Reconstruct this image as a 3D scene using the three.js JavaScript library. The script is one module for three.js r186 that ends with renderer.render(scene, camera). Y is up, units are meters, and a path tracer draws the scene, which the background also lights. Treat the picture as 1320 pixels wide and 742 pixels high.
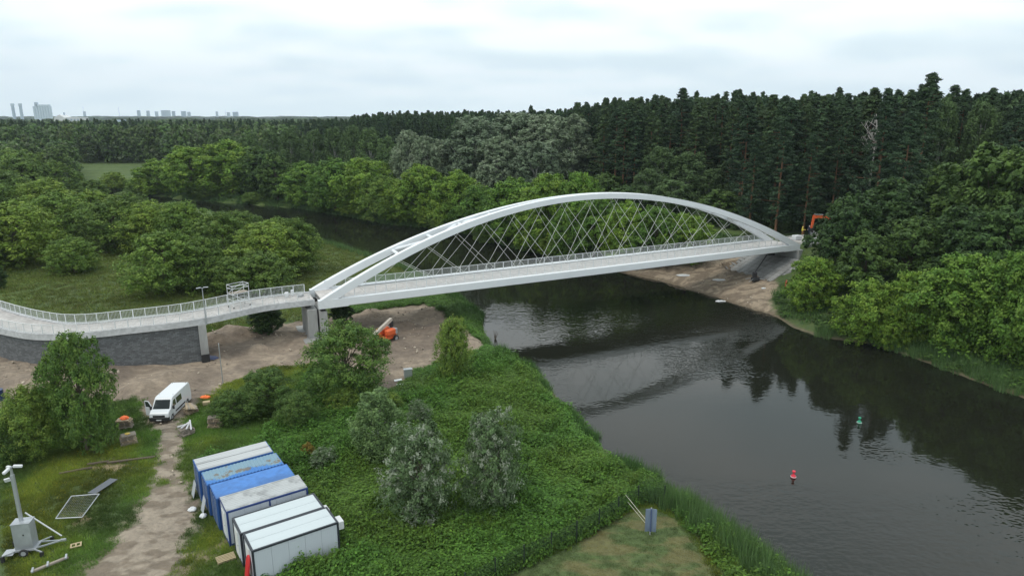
import * as THREE from 'three';
import { mergeGeometries } from 'three/addons/utils/BufferGeometryUtils.js';
import { RoundedBoxGeometry } from 'three/addons/geometries/RoundedBoxGeometry.js';
import { MarchingCubes } from 'three/addons/objects/MarchingCubes.js';

// ---------------------------------------------------------------- camera, sky, sun, exposure
const CAM_H = 30, FOCAL = 880, PITCH = Math.atan(223 / 880), WATER = -1.8;
const scene = new THREE.Scene();
const camera = new THREE.PerspectiveCamera(2 * Math.atan(371 / FOCAL) * 180 / Math.PI, 1320 / 742, 0.5, 20000);
camera.position.set(0, CAM_H, 0);
camera.rotation.set(-PITCH, 0, 0);
scene.add(camera);

const V = (x, y, z) => new THREE.Vector3(x, y, z);
const clamp = (x, a = 0, b = 1) => Math.min(b, Math.max(a, x));
const sstep = (a, b, x) => { const t = clamp((x - a) / (b - a)); return t * t * (3 - 2 * t); };
const mix = (a, b, t) => a + (b - a) * t;
function rng(seed) { let a = seed >>> 0; return () => { a = (a + 0x6D2B79F5) | 0; let t = Math.imul(a ^ (a >>> 15), 1 | a); t = (t + Math.imul(t ^ (t >>> 7), 61 | t)) ^ t; return ((t ^ (t >>> 14)) >>> 0) / 4294967296; }; }
const hash2 = (x, y) => { let h = Math.imul(x | 0, 374761393) + Math.imul(y | 0, 668265263); h = Math.imul(h ^ (h >>> 13), 1274126177); return ((h ^ (h >>> 16)) >>> 0) / 4294967296; };
function vnoise(x, y, per = 0) {
  const xi = Math.floor(x), yi = Math.floor(y), fx = x - xi, fy = y - yi, m = (v) => per ? ((v % per) + per) % per : v;
  const u = fx * fx * (3 - 2 * fx), v = fy * fy * (3 - 2 * fy);
  const a = hash2(m(xi), m(yi)), b = hash2(m(xi + 1), m(yi)), c = hash2(m(xi), m(yi + 1)), d = hash2(m(xi + 1), m(yi + 1));
  return mix(mix(a, b, u), mix(c, d, u), v);
}
function fbm(x, y, oct = 4, per = 0) { let s = 0, a = 0.5, n = 0; for (let i = 0; i < oct; i++) { s += a * vnoise(x + i * 17.3 * (per ? 0 : 1), y, per); n += a; a *= 0.5; x *= 2; y *= 2; per *= 2; } return s / n; }

// overcast sky: one even cloud deck, a little brighter overhead than at the horizon, with soft cloud structure
{
  const W = 1024, Hh = 512, data = new Float32Array(W * Hh * 4);
  for (let j = 0; j < Hh; j++) {
    const el = ((j + 0.5) / Hh - 0.5) * Math.PI, s = Math.max(0, Math.sin(el));
    for (let i = 0; i < W; i++) {
      const az = ((i + 0.5) / W) * Math.PI * 2, k = 1 / (s + 0.16);
      const cx = Math.cos(az) * Math.cos(el) * k, cz = Math.sin(az) * Math.cos(el) * k;
      const c = fbm(cx * 1.1 + 31, cz * 1.9 + 7, 5), c2 = fbm(cx * 2.6 + 3, cz * 4.1 + 57, 4);
      const cloud = sstep(0.34, 0.66, c * 0.66 + c2 * 0.34);
      const low = 0.85 * Math.exp(-s * 14), g = 1 + 0.35 * s;
      const b = mix(0.80, 1.0, cloud) * g;
      const o = (j * W + i) * 4;
      data[o] = mix(b * mix(0.80, 0.955, cloud), 0.775 * g, low);
      data[o + 1] = mix(b * mix(0.945, 1.005, cloud), 0.90 * g, low);
      data[o + 2] = mix(b * mix(1.0, 1.01, cloud), 0.945 * g, low);
      data[o + 3] = 1;
    }
  }
  const t = new THREE.DataTexture(data, W, Hh, THREE.RGBAFormat, THREE.FloatType);
  t.mapping = THREE.EquirectangularReflectionMapping; t.magFilter = t.minFilter = THREE.LinearFilter; t.wrapS = THREE.RepeatWrapping; t.needsUpdate = true;
  scene.background = t; scene.environment = t; scene.backgroundIntensity = 1.27; scene.environmentIntensity = 1.27;
}
const sun = new THREE.DirectionalLight(0xfff3e2, 1.0);
sun.position.set(-90, 190, -40); sun.target.position.set(0, 0, -90);
sun.castShadow = true; sun.shadow.radius = 26; sun.shadow.mapSize.set(4096, 4096);
Object.assign(sun.shadow.camera, { left: -160, right: 160, top: 160, bottom: -160, near: 1, far: 600 });
scene.add(sun, sun.target);
const EXPOSURE = 1.0;
scene.fog = new THREE.FogExp2(new THREE.Color().setRGB(0.72, 0.82, 0.95), 0.00008);

// ---------------------------------------------------------------- photograph pixels to directions
const CP = Math.cos(PITCH), SP = Math.sin(PITCH);
function ray(px, py) { const dx = (px - 660) / FOCAL, dy = -(py - 371) / FOCAL; return [dx, -SP + dy * CP, -CP - dy * SP]; }
function G(px, py, h = 0) { const d = ray(px, py), t = (h - CAM_H) / d[1]; return [d[0] * t, d[2] * t]; }       // where that sight line meets height h
function yAt(px, py, z) { const d = ray(px, py); return CAM_H + d[1] * (z / d[2]); }                              // height of that sight line at depth z
function xAt(px, py, z) { const d = ray(px, py); return d[0] * (z / d[2]); }

// ---------------------------------------------------------------- helpers
const taken = new Map();
function numbered(n) { const k = taken.get(n) || 0; taken.set(n, k + 1); return k ? n + '_' + String(k).padStart(3, '0') : n; }
function shade(o) { o.castShadow = true; o.receiveShadow = true; return o; }
function part(name, geo, mat, parent, label) { const m = shade(new THREE.Mesh(Array.isArray(geo) ? merge(geo) : geo, mat)); m.name = name; if (label) m.userData.label = label; parent.add(m); return m; }
function thing(name, label, category, pos = [0, 0, 0], turn = 0, group) {
  const o = new THREE.Group(); o.name = numbered(name); o.position.set(...pos); o.rotation.y = turn;
  o.userData = { label, category }; if (group) o.userData.group = group; scene.add(o); return o;
}
function solo(name, geo, mat, label, category, group) {
  const m = shade(new THREE.Mesh(Array.isArray(geo) ? merge(geo) : geo, mat)); m.name = numbered(name); m.userData = { label, category }; if (group) m.userData.group = group; scene.add(m); return m;
}
function struct(name, geo, mat) { const m = shade(new THREE.Mesh(geo, mat)); m.name = name; m.userData.kind = 'structure'; scene.add(m); return m; }
function merge(list) {
  const l = list.map((g) => { const q = g.index ? g.toNonIndexed() : g; for (const k of Object.keys(q.attributes)) if (!['position', 'normal', 'uv'].includes(k)) q.deleteAttribute(k); if (!q.attributes.uv) q.setAttribute('uv', new THREE.BufferAttribute(new Float32Array(q.attributes.position.count * 2), 2)); if (!q.attributes.normal) q.computeVertexNormals(); return q; });
  return l.length === 1 ? l[0] : mergeGeometries(l);
}
function box(w, h, d, x = 0, y = 0, z = 0, rx = 0, ry = 0, rz = 0, r = 0) {
  const g = r ? new RoundedBoxGeometry(w, h, d, 2, r) : new THREE.BoxGeometry(w, h, d);
  if (rx || ry || rz) g.applyMatrix4(new THREE.Matrix4().makeRotationFromEuler(new THREE.Euler(rx, ry, rz)));
  return g.translate(x, y, z);
}
function bar(p, q, r, seg = 6, r2 = r) {
  const a = V(...p), b = V(...q), d = b.clone().sub(a), g = new THREE.CylinderGeometry(r2, r, d.length(), seg);
  g.applyQuaternion(new THREE.Quaternion().setFromUnitVectors(V(0, 1, 0), d.normalize()));
  return g.translate((a.x + b.x) / 2, (a.y + b.y) / 2, (a.z + b.z) / 2);
}
function beam(p, q, w, h) {
  const a = V(...p), b = V(...q), d = b.clone().sub(a), L = d.length(), g = new THREE.BoxGeometry(w, h, L);
  const m = new THREE.Matrix4().lookAt(b, a, V(0, 1, 0)); g.applyMatrix4(m);
  return g.translate((a.x + b.x) / 2, (a.y + b.y) / 2, (a.z + b.z) / 2);
}
// closed cross-section swept through frames {p, s (side), u (up)}; section points [side, up] or a function of the frame index
function sweep(section, frames, caps = true) {
  const pos = [], uv = []; let run = 0; const sec = (i) => typeof section === 'function' ? section(i) : section;
  const pt = (i, k) => { const f = frames[i], q = sec(i), [a, b] = q[k % q.length]; return [f.p.x + f.s.x * a + f.u.x * b, f.p.y + f.s.y * a + f.u.y * b, f.p.z + f.s.z * a + f.u.z * b]; };
  for (let i = 0; i + 1 < frames.length; i++) {
    const l = frames[i].p.distanceTo(frames[i + 1].p), q = sec(i); let v = 0;
    for (let k = 0; k < q.length; k++) {
      const w = Math.hypot(q[(k + 1) % q.length][0] - q[k][0], q[(k + 1) % q.length][1] - q[k][1]);
      const A = pt(i, k), B = pt(i, k + 1), C = pt(i + 1, k + 1), D = pt(i + 1, k);
      pos.push(...A, ...B, ...C, ...A, ...C, ...D);
      uv.push(run, v, run, v + w, run + l, v + w, run, v, run + l, v + w, run + l, v); v += w;
    }
    run += l;
  }
  if (caps) for (const i of [0, frames.length - 1]) { const n = sec(i).length; for (let k = 1; k + 1 < n; k++) { pos.push(...pt(i, 0), ...pt(i, k), ...pt(i, k + 1)); uv.push(...sec(i)[0], ...sec(i)[k], ...sec(i)[k + 1]); } }
  const g = new THREE.BufferGeometry(); g.setAttribute('position', new THREE.Float32BufferAttribute(pos, 3)); g.setAttribute('uv', new THREE.Float32BufferAttribute(uv, 2)); g.computeVertexNormals(); return g;
}
const rectSec = (w, h, x = 0, y = 0) => [[x - w / 2, y - h / 2], [x - w / 2, y + h / 2], [x + w / 2, y + h / 2], [x + w / 2, y - h / 2]];

// ---------------------------------------------------------------- textures and materials
function tex(size, fn, rep = 1, srgb = false) {
  const d = new Uint8Array(size * size * 4);
  for (let j = 0; j < size; j++) for (let i = 0; i < size; i++) { const c = fn(i / size, j / size), o = (j * size + i) * 4; const a = Array.isArray(c) ? c : [c, c, c]; for (let k = 0; k < 3; k++) d[o + k] = clamp(a[k]) * 255; d[o + 3] = 255; }
  const t = new THREE.DataTexture(d, size, size); t.wrapS = t.wrapT = THREE.RepeatWrapping; t.magFilter = THREE.LinearFilter; t.minFilter = THREE.LinearMipmapLinearFilter; t.generateMipmaps = true; t.repeat.set(rep, rep);
  if (srgb) t.colorSpace = THREE.SRGBColorSpace; t.needsUpdate = true; return t;
}
const tMottle = tex(512, (u, v) => 0.62 + 0.38 * sstep(0.25, 0.75, 0.6 * fbm(u * 4, v * 4, 5, 4) + 0.4 * fbm(u * 23 , v * 23, 3, 23)), 0.12);
const tFine = tex(256, (u, v) => fbm(u * 12, v * 12, 4, 12), 0.5);
const lin = (r, g, b) => new THREE.Color().setRGB(r, g, b);
const M = (r, g, b, rough = 0.8, extra = {}) => new THREE.MeshStandardMaterial({ color: lin(r, g, b), roughness: rough, ...extra });
const P = {
  steelWhite: M(0.72, 0.745, 0.77, 0.42, { map: tex(256, (u, v) => 0.9 + 0.1 * fbm(u * 6, v * 6, 4, 6), 0.1) }),
  deck: M(0.52, 0.49, 0.47, 0.9, { map: tMottle }),
  concrete: M(0.42, 0.42, 0.41, 0.9, { map: tMottle, bumpMap: tFine, bumpScale: 0.006 }),
  concreteLight: M(0.5, 0.505, 0.515, 0.85, { map: tMottle }),
  rail: M(0.66, 0.68, 0.69, 0.45, { metalness: 0.15 }),
  hanger: M(0.62, 0.63, 0.6, 0.45),
  black: M(0.02, 0.02, 0.022, 0.6), rubber: M(0.025, 0.025, 0.025, 0.9),
  galv: M(0.42, 0.44, 0.46, 0.45, { metalness: 0.5 }), white: M(0.6, 0.61, 0.62, 0.5), grey: M(0.3, 0.31, 0.32, 0.6),
  orange: M(0.62, 0.11, 0.03, 0.5), red: M(0.6, 0.03, 0.035, 0.5), wood: M(0.46, 0.36, 0.25, 0.9, { map: tMottle }), woodPale: M(0.5, 0.4, 0.24, 0.9, { map: tMottle }), woodGrey: M(0.34, 0.295, 0.245, 0.95, { map: tMottle }),
  glass: new THREE.MeshPhysicalMaterial({ color: lin(0.03, 0.035, 0.04), roughness: 0.08, clearcoat: 1 }),
  bark: M(0.10, 0.08, 0.06, 0.95), pineBark: M(0.22, 0.115, 0.065, 0.95), birchBark: M(0.42, 0.41, 0.38, 0.9),
};

// ---------------------------------------------------------------- the river and the terrain
const LBpx = [[1500, 1100], [1120, 830], [1015, 745], [960, 702], [905, 664], [862, 642], [838, 614], [800, 601], [772, 573], [757, 549], [742, 540], [720, 517], [703, 492], [668, 466], [640, 455], [629, 441], [622, 425], [622, 412], [602, 392], [582, 380], [560, 366], [530, 352], [470, 332], [425, 317], [395, 303], [330, 287], [255, 272], [180, 264], [105, 262], [0, 261], [-300, 259]];
const RBpx = [[1900, 760], [1500, 590], [1400, 543], [1320, 513], [1250, 488], [1170, 458], [1120, 443], [1060, 435], [1025, 423], [1000, 408], [960, 395], [900, 376], [850, 361], [800, 351], [780, 347], [720, 333], [660, 319], [612, 304], [565, 295], [493, 288], [478, 284], [380, 268], [310, 262], [250, 258], [200, 251], [150, 248], [100, 246], [0, 244], [-300, 240]];
const LB = LBpx.map(([x, y]) => G(x, y, WATER)), RB = RBpx.map(([x, y]) => G(x, y, WATER));
const RIVER = [...LB, ...RB.slice().reverse()];
function inPoly(p, x, z) { let c = false; for (let i = 0, j = p.length - 1; i < p.length; j = i++) { const [xi, zi] = p[i], [xj, zj] = p[j]; if ((zi > z) !== (zj > z) && x < (xj - xi) * (z - zi) / (zj - zi) + xi) c = !c; } return c; }
function dLine(p, x, z, closed) {
  let m = 1e18; const n = p.length;
  for (let i = 0; i < (closed ? n : n - 1); i++) { const [ax, az] = p[i], [bx, bz] = p[(i + 1) % n], dx = bx - ax, dz = bz - az, t = clamp(((x - ax) * dx + (z - az) * dz) / (dx * dx + dz * dz)); const ex = ax + dx * t - x, ez = az + dz * t - z, d = ex * ex + ez * ez; if (d < m) m = d; }
  return Math.sqrt(m);
}
function bank(x, z) { const l = dLine(LB, x, z), r = dLine(RB, x, z), inside = inPoly(RIVER, x, z); return { inside, right: r < l, sd: Math.min(l, r) }; }

// the bridge's axis: from the joint on the pier to the far abutment
const HL = 5.55, HR = 6.15;
const nearL = G(420, 388, HL), farL = G(400, 374, HL), nearR = G(1027, 316, HR), farR = G(992, 308, HR);
const CL = V((nearL[0] + farL[0]) / 2, HL, (nearL[1] + farL[1]) / 2), CR = V((nearR[0] + farR[0]) / 2, HR, (nearR[1] + farR[1]) / 2);
const AX = CR.clone().sub(CL), SPAN = AX.length(); AX.normalize();
const SIDE = V(-AX.z, 0, AX.x).normalize();                     // toward the camera
const onAxis = (s, off = 0, dy = 0) => CL.clone().addScaledVector(AX, s).addScaledVector(SIDE, off).add(V(0, dy, 0));

const HEAPS = [[300, 432, 3.4, 1.3], [278, 442, 2.2, 0.9], [365, 436, 3, 0.8], [182, 502, 2.4, 0.9], [217, 488, 2.6, 0.7], [480, 408, 3.5, 0.8], [552, 404, 3.2, 0.9], [140, 490, 2.5, 0.6], [330, 452, 2.5, 0.6], [60, 488, 3, 0.6], [520, 420, 3, 0.5]].map(([px, py, r, h]) => [...G(px, py, 0), r, h]);
function height(x, z) { let e = 0; for (const [hx, hz, r, h] of HEAPS) { const d = ((x - hx) ** 2 + (z - hz) ** 2 * 1.6) / (r * r); if (d < 4) e += h * Math.exp(-d * 1.6) * (0.55 + 0.9 * vnoise(x * 0.9, z * 0.9)); } 
  let h = baseHeight(x, z) + e;
  if (ready && x > TX0 && x < TX1 && z > TZ0 && z < TZ1) {
    const dx = x - CR.x, dz = z - CR.z, s = dx * AX.x + dz * AX.z, o = Math.abs(dx * SIDE.x + dz * SIDE.z), paved = sstep(-15, -12.5, s) * sstep(8.5, 7, o);
    h += Math.max(sstep(0, 2, field('site', x, z)), sstep(0, 2, field('slope', x, z))) * (1 - paved) * (fbm(x * 0.45, z * 0.45 + 3, 4) - 0.45) * 0.9;
    h += sstep(0, 1.5, field('track', x, z)) * (fbm(x * 0.9, z * 0.5, 3) - 0.6) * 0.22;
  }
  return h; }
let ready = false;
function baseHeight(x, z) {
  const b = bank(x, z), n = fbm(x * 0.13 + 40, z * 0.13 + 90, 3) - 0.5, n2 = fbm(x * 0.02 + 11, z * 0.02 + 5, 3) - 0.5;
  if (b.inside) return WATER - 0.9 * sstep(0, 2.5, b.sd) - 0.02;
  if (!b.right) return WATER + 1.8 * sstep(-0.3, 3.2, b.sd) + n * 0.35 * sstep(1, 5, b.sd) + 0.5 * n2 * sstep(20, 60, b.sd);
  const steep = 0.9 * sstep(0, 2, b.sd) + 2.2 * sstep(1, 13, b.sd) + 3.2 * sstep(9, 30, b.sd) + 3.0 * sstep(26, 70, b.sd) + 2 * sstep(70, 180, b.sd);
  const flat = 1.5 * sstep(0, 3, b.sd) + 1.2 * sstep(10, 50, b.sd) + 5.0 * sstep(55, 150, b.sd);
  const w = sstep(-25, 8, x + (z + 150) * 0.25), far = sstep(-60, -130, x);
  let h = WATER + mix(mix(flat, 1.9 * sstep(0, 3, b.sd), far), steep, w) + n * 0.4 * sstep(1, 4, b.sd) + n2 * 2 * sstep(30, 90, b.sd) * (1 - far);
  // the approach fill behind the far abutment
  const dx = x - CR.x, dz = z - CR.z, s = dx * AX.x + dz * AX.z, o = Math.abs(dx * SIDE.x + dz * SIDE.z);
  const fill = s > 0.9 ? HR - 0.25 - 0.6 * Math.max(0, o - 3.5) : HR - 2.7 - 0.46 * Math.max(0, -0.5 - s) - 0.5 * Math.max(0, o - 6.5);
  if (s > -16 && s < 80) h = Math.max(h, Math.min(fill, HR - 0.25));
  if (s > 0.9 && o < 3.6 && s < 40) h = Math.min(h, HR - 0.25 + Math.max(0, s - 20) * 0.1);
  if (s <= 0.9 && s > -9 && o < 6.5) h = Math.min(h, fill + 0.02);
  return h;
}
function pick(px, py) { const d = ray(px, py); let t = 20; for (let i = 0; i < 4000; i++) { const x = d[0] * t, y = CAM_H + d[1] * t, z = d[2] * t; if (y <= Math.max(height(x, z), WATER)) return [x, Math.max(height(x, z), WATER), z]; t += Math.max(0.05, Math.min(3, (y - height(x, z)) * 0.6)); if (t > 3000) break; } return [d[0] * t, 0, d[2] * t]; }

// ---- what covers the ground: polygons traced from the photograph, laid on the terrain
const flat0 = (l) => l.map(([x, y]) => G(x, y, 0));
const onBank = (l) => l.map(([x, y]) => { const p = pick(x, y); return [p[0], p[2]]; });
const POLY = {
  track: flat0([[186, 535], [200, 575], [204, 600], [186, 640], [155, 680], [122, 715], [92, 752], [70, 800], [200, 800], [218, 745], [238, 705], [262, 690], [268, 660], [246, 630], [236, 600], [228, 570], [240, 535]]),
  site: flat0([[-60, 440], [75, 450], [160, 450], [250, 455], [266, 430], [330, 420], [395, 414], [470, 404], [520, 396], [548, 392], [565, 398], [585, 415], [612, 425], [628, 440], [618, 452], [585, 462], [540, 478], [524, 490], [500, 505], [470, 495], [400, 470], [350, 470], [310, 486], [272, 505], [255, 525], [238, 545], [190, 545], [172, 515], [130, 525], [60, 498], [10, 520], [-60, 560]]),
  mown: flat0([[640, 752], [700, 722], [760, 690], [808, 660], [845, 650], [872, 672], [900, 705], [922, 745], [940, 800], [560, 800]]),
  slope: onBank([[786, 350], [850, 364], [900, 379], [960, 398], [1003, 412], [1022, 424], [1000, 400], [992, 382], [1004, 366], [992, 340], [980, 326], [920, 325], [870, 336], [836, 346]]),
  worn: flat0([[150, 640], [175, 600], [150, 580], [110, 625], [65, 672], [70, 690], [110, 690], [135, 680]]),
  worn2: flat0([[240, 690], [300, 690], [310, 730], [280, 745], [225, 735]]),
};
const TX0 = -80, TX1 = 80, TZ0 = -150, TZ1 = -24, CG = 0.5;
const cgx = Math.round((TX1 - TX0) / CG) + 1, cgz = Math.round((TZ1 - TZ0) / CG) + 1, fields = {};
for (const k in POLY) {
  const f = fields[k] = new Float32Array(cgx * cgz).fill(-20), p = POLY[k], xs = p.map((q) => q[0]), zs = p.map((q) => q[1]), x0 = Math.min(...xs) - 8, x1 = Math.max(...xs) + 8, z0 = Math.min(...zs) - 8, z1 = Math.max(...zs) + 8;
  for (let j = 0; j < cgz; j++) for (let i = 0; i < cgx; i++) { const x = TX0 + i * CG, z = TZ0 + j * CG; if (x < x0 || x > x1 || z < z0 || z > z1) continue; f[j * cgx + i] = (inPoly(p, x, z) ? 1 : -1) * dLine(p, x, z, true); }
}
{ const f = fields.shore = new Float32Array(cgx * cgz); for (let j = 0; j < cgz; j++) for (let i = 0; i < cgx; i++) { const b = bank(TX0 + i * CG, TZ0 + j * CG); f[j * cgx + i] = (b.inside ? -1 : 1) * b.sd * (b.right ? 1 : 1); } }
{ const f = fields.right = new Float32Array(cgx * cgz); for (let j = 0; j < cgz; j++) for (let i = 0; i < cgx; i++) f[j * cgx + i] = bank(TX0 + i * CG, TZ0 + j * CG).right ? 1 : 0; }
function field(k, x, z) {
  const u = (x - TX0) / CG, v = (z - TZ0) / CG; if (u < 0 || v < 0 || u >= cgx - 1 || v >= cgz - 1) return k === 'shore' ? 20 : -20;
  const i = u | 0, j = v | 0, a = u - i, b = v - j, f = fields[k], o = j * cgx + i; return mix(mix(f[o], f[o + 1], a), mix(f[o + cgx], f[o + cgx + 1], a), b);
}
function cover(x, z) {   // how much bare earth, 0..1
  const n = (fbm(x * 0.35 + 5, z * 0.35 + 9, 4) - 0.5) * 5, n3 = (fbm(x * 1.7, z * 1.7 + 30, 3) - 0.5) * 3;
  const soft = (k, w = 0.5, a = 1) => sstep(-w, w, field(k, x, z) + (n + n3) * a * 0.5);
  return { track: soft('track', 0.7, 1.1), site: soft('site', 0.5, 1), mown: soft('mown', 0.5, 0.3), slope: soft('slope', 0.7, 0.8), worn: 0.85 * sstep(0.3, 1.5, field('worn', x, z) * 0.5 + n * 1.1 + n3 * 0.6), worn2: 0.8 * sstep(0.3, 1.6, field('worn2', x, z) * 0.5 + n + n3 * 0.6) };
}
ready = true;
console.log('terrain');
{
  const axis = (lo, hi, step, outLo, outHi, grow) => { const a = []; for (let v = lo; v <= hi + 1e-6; v += step) a.push(v); let s = step, v = lo; while (v > outLo) { s *= grow; v -= s; a.unshift(v); } s = step; v = a[a.length - 1]; while (v < outHi) { s *= grow; v += s; a.push(v); } return a; };
  const xs = axis(TX0, TX1, 0.8, -6000, 6000, 1.09), zs = axis(TZ0, TZ1, 0.7, -7500, 40, 1.06), nx = xs.length, nz = zs.length;
  const pos = new Float32Array(nx * nz * 3), uv = new Float32Array(nx * nz * 2), near = [], far = [];
  for (let j = 0; j < nz; j++) for (let i = 0; i < nx; i++) {
    const x = xs[i], z = zs[j], o = j * nx + i; let h = (z < -900 || Math.abs(x) > 900) ? 1 : height(x, z);
    pos[o * 3] = x; pos[o * 3 + 1] = h; pos[o * 3 + 2] = z; uv[o * 2] = (x - TX0) / (TX1 - TX0); uv[o * 2 + 1] = (z - TZ0) / (TZ1 - TZ0);
  }
  for (let j = 0; j + 1 < nz; j++) for (let i = 0; i + 1 < nx; i++) { const a = j * nx + i, b = a + 1, c = a + nx, d = c + 1; (xs[i] >= TX0 - .01 && xs[i + 1] <= TX1 + .01 && zs[j] >= TZ0 - .01 && zs[j + 1] <= TZ1 + .01 ? near : far).push(a, c, b, b, c, d); }
  const g = new THREE.BufferGeometry(); g.setAttribute('position', new THREE.BufferAttribute(pos, 3)); g.setAttribute('uv', new THREE.BufferAttribute(uv, 2)); g.setIndex([...near, ...far].length ? near.concat(far) : []); g.addGroup(0, near.length, 0); g.addGroup(near.length, far.length, 1); g.computeVertexNormals();
  const S = 2048, d = new Uint8Array(S * S * 4), bd = new Uint8Array(1024 * 1024 * 4), enc = (v) => 255 * Math.pow(clamp(v), 1 / 2.2);
  for (let j = 0; j < S; j++) for (let i = 0; i < S; i++) {
    const x = TX0 + (i + 0.5) / S * (TX1 - TX0), z = TZ0 + (j + 0.5) / S * (TZ1 - TZ0), c = cover(x, z), sh = field('shore', x, z);
    const a = fbm(x * 0.22, z * 0.22, 3), b = fbm(x * 2.3 + 9, z * 2.3, 3), e = vnoise(x * 9, z * 9);
    let r = mix(0.040, 0.085, a) + 0.03 * (b - 0.5), gr = mix(0.075, 0.115, a) + 0.03 * (b - 0.5), bl = mix(0.018, 0.03, a);
    const blend = (k, R, Gc, B) => { r = mix(r, R, k); gr = mix(gr, Gc, k); bl = mix(bl, B, k); };
    const q = 0.75 + 0.5 * b + 0.18 * (e - 0.5), wet = sstep(0.45, 0.7, fbm(x * 0.19 + 70, z * 0.19, 4));
    const dry = sstep(0.38, 0.62, fbm(x * 0.5 + 3, z * 1.1 + 44, 4)); blend(c.mown, mix(0.07, 0.12, dry) * q, mix(0.105, 0.118, dry) * q, mix(0.03, 0.046, dry) * q);
    blend(Math.max(c.worn, c.worn2), 0.25 * q, 0.19 * q, 0.115 * q);
    const rut = sstep(0.42, 0.6, fbm(x * 0.75 + 20, z * 1.3, 4));
    blend(c.site, mix(mix(0.27, 0.14, wet), 0.18, rut * 0.6) * q, mix(mix(0.215, 0.108, wet), 0.14, rut * 0.6) * q, mix(mix(0.16, 0.083, wet), 0.105, rut * 0.6) * q);
    blend(c.track, mix(0.27, 0.17, rut) * q, mix(0.225, 0.135, rut) * q, mix(0.175, 0.1, rut) * q);
    blend(c.slope, mix(0.29, 0.18, rut) * q, mix(0.23, 0.138, rut) * q, mix(0.165, 0.098, rut) * q);
    blend(sstep(0.9, 0.1, sh) * 0.85, 0.13 * q, 0.10 * q, 0.065 * q);
    const o = (j * S + i) * 4; d[o] = enc(r); d[o + 1] = enc(gr); d[o + 2] = enc(bl); d[o + 3] = 255;
  }
  const t = new THREE.DataTexture(d, S, S); t.colorSpace = THREE.SRGBColorSpace; t.magFilter = THREE.LinearFilter; t.needsUpdate = true;
  const far2 = tex(512, (u, v) => { const a = fbm(u * 6, v * 6, 5, 6), b = fbm(u * 40, v * 40, 3, 40); return [0.19 + 0.1 * a + 0.08 * b, 0.27 + 0.08 * a + 0.08 * b, 0.12 + 0.06 * a]; }, 5, true);
  const gb = tex(512, (u, v) => fbm(u * 30, v * 30, 5, 30), 20);
  struct('ground', g, [new THREE.MeshStandardMaterial({ map: t, roughness: 1, bumpMap: gb, bumpScale: 0.12 }), new THREE.MeshStandardMaterial({ map: far2, roughness: 1 })]);
}
console.log('water');
{
  const g = new THREE.PlaneGeometry(1200, 520, 1, 1).rotateX(-Math.PI / 2).translate(-330, WATER, -240);
  const u = g.attributes.uv, p = g.attributes.position; for (let i = 0; i < p.count; i++) u.setXY(i, p.getX(i) / 60, p.getZ(i) / 60);
  const b = tex(1024, (x, y) => { const calm = sstep(0.42, 0.62, fbm(x * 5, y * 5, 3, 5)); const w = fbm(x * 30, y * 60, 4, 30); const w2 = fbm(x * 160, y * 240, 2, 80); return 0.5 + (w - 0.5) * mix(0.12, 0.55, calm) + (w2 - 0.5) * mix(0.05, 0.42, calm); });
  const m = new THREE.MeshPhysicalMaterial({ color: lin(0.011, 0.012, 0.008), roughness: 0.045, ior: 1.33, bumpMap: b, bumpScale: 0.05 });
  const w = struct('river_water', g, m);
}
// ---------------------------------------------------------------- the footbridge
console.log('bridge');
const YUP = V(0, 1, 0);
function railing(parent, pts, h, outward, spacing = 1.5) {      // pts: points along the foot of the railing
  const r = new THREE.Group(); r.name = 'railing'; parent.add(r);
  const cv = new THREE.CatmullRomCurve3(pts), L = cv.getLength(), n = Math.round(L / spacing), fr = [], nf = Math.max(2, Math.round(L / 2));
  for (let i = 0; i <= nf; i++) { const u = i / nf, p = cv.getPointAt(u), t = cv.getTangentAt(u), s = V(-t.z, 0, t.x).normalize(); fr.push({ p, s, u: YUP }); }
  part('top_rail', sweep(rectSec(0.07, 0.06, 0, h), fr), P.rail, r);
  part('bottom_rail', sweep(rectSec(0.04, 0.04, 0, 0.14), fr), P.rail, r);
  const pg = box(0.05, h, 0.09, 0, h / 2, 0);
  for (let i = 0; i <= n; i++) { const u = i / n, p = cv.getPointAt(u), t = cv.getTangentAt(u); const m = part('post', pg, P.rail, r); m.position.copy(p); m.rotation.y = Math.atan2(t.x, t.z); }
  const bars = [], nb = Math.round(L / 0.17);
  for (let i = 0; i < nb; i++) { const p = cv.getPointAt((i + 0.5) / nb), t = cv.getTangentAt((i + 0.5) / nb); bars.push(new THREE.BoxGeometry(0.014, h - 0.2, 0.03).rotateY(Math.atan2(t.x, t.z)).translate(p.x, p.y + 0.14 + (h - 0.2) / 2, p.z)); }
  part('baluster_row', bars, P.rail, r).userData.kind = 'stuff';
  return r;
}
const RIBOFF = 3.35, RISE = 11.6;
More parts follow.
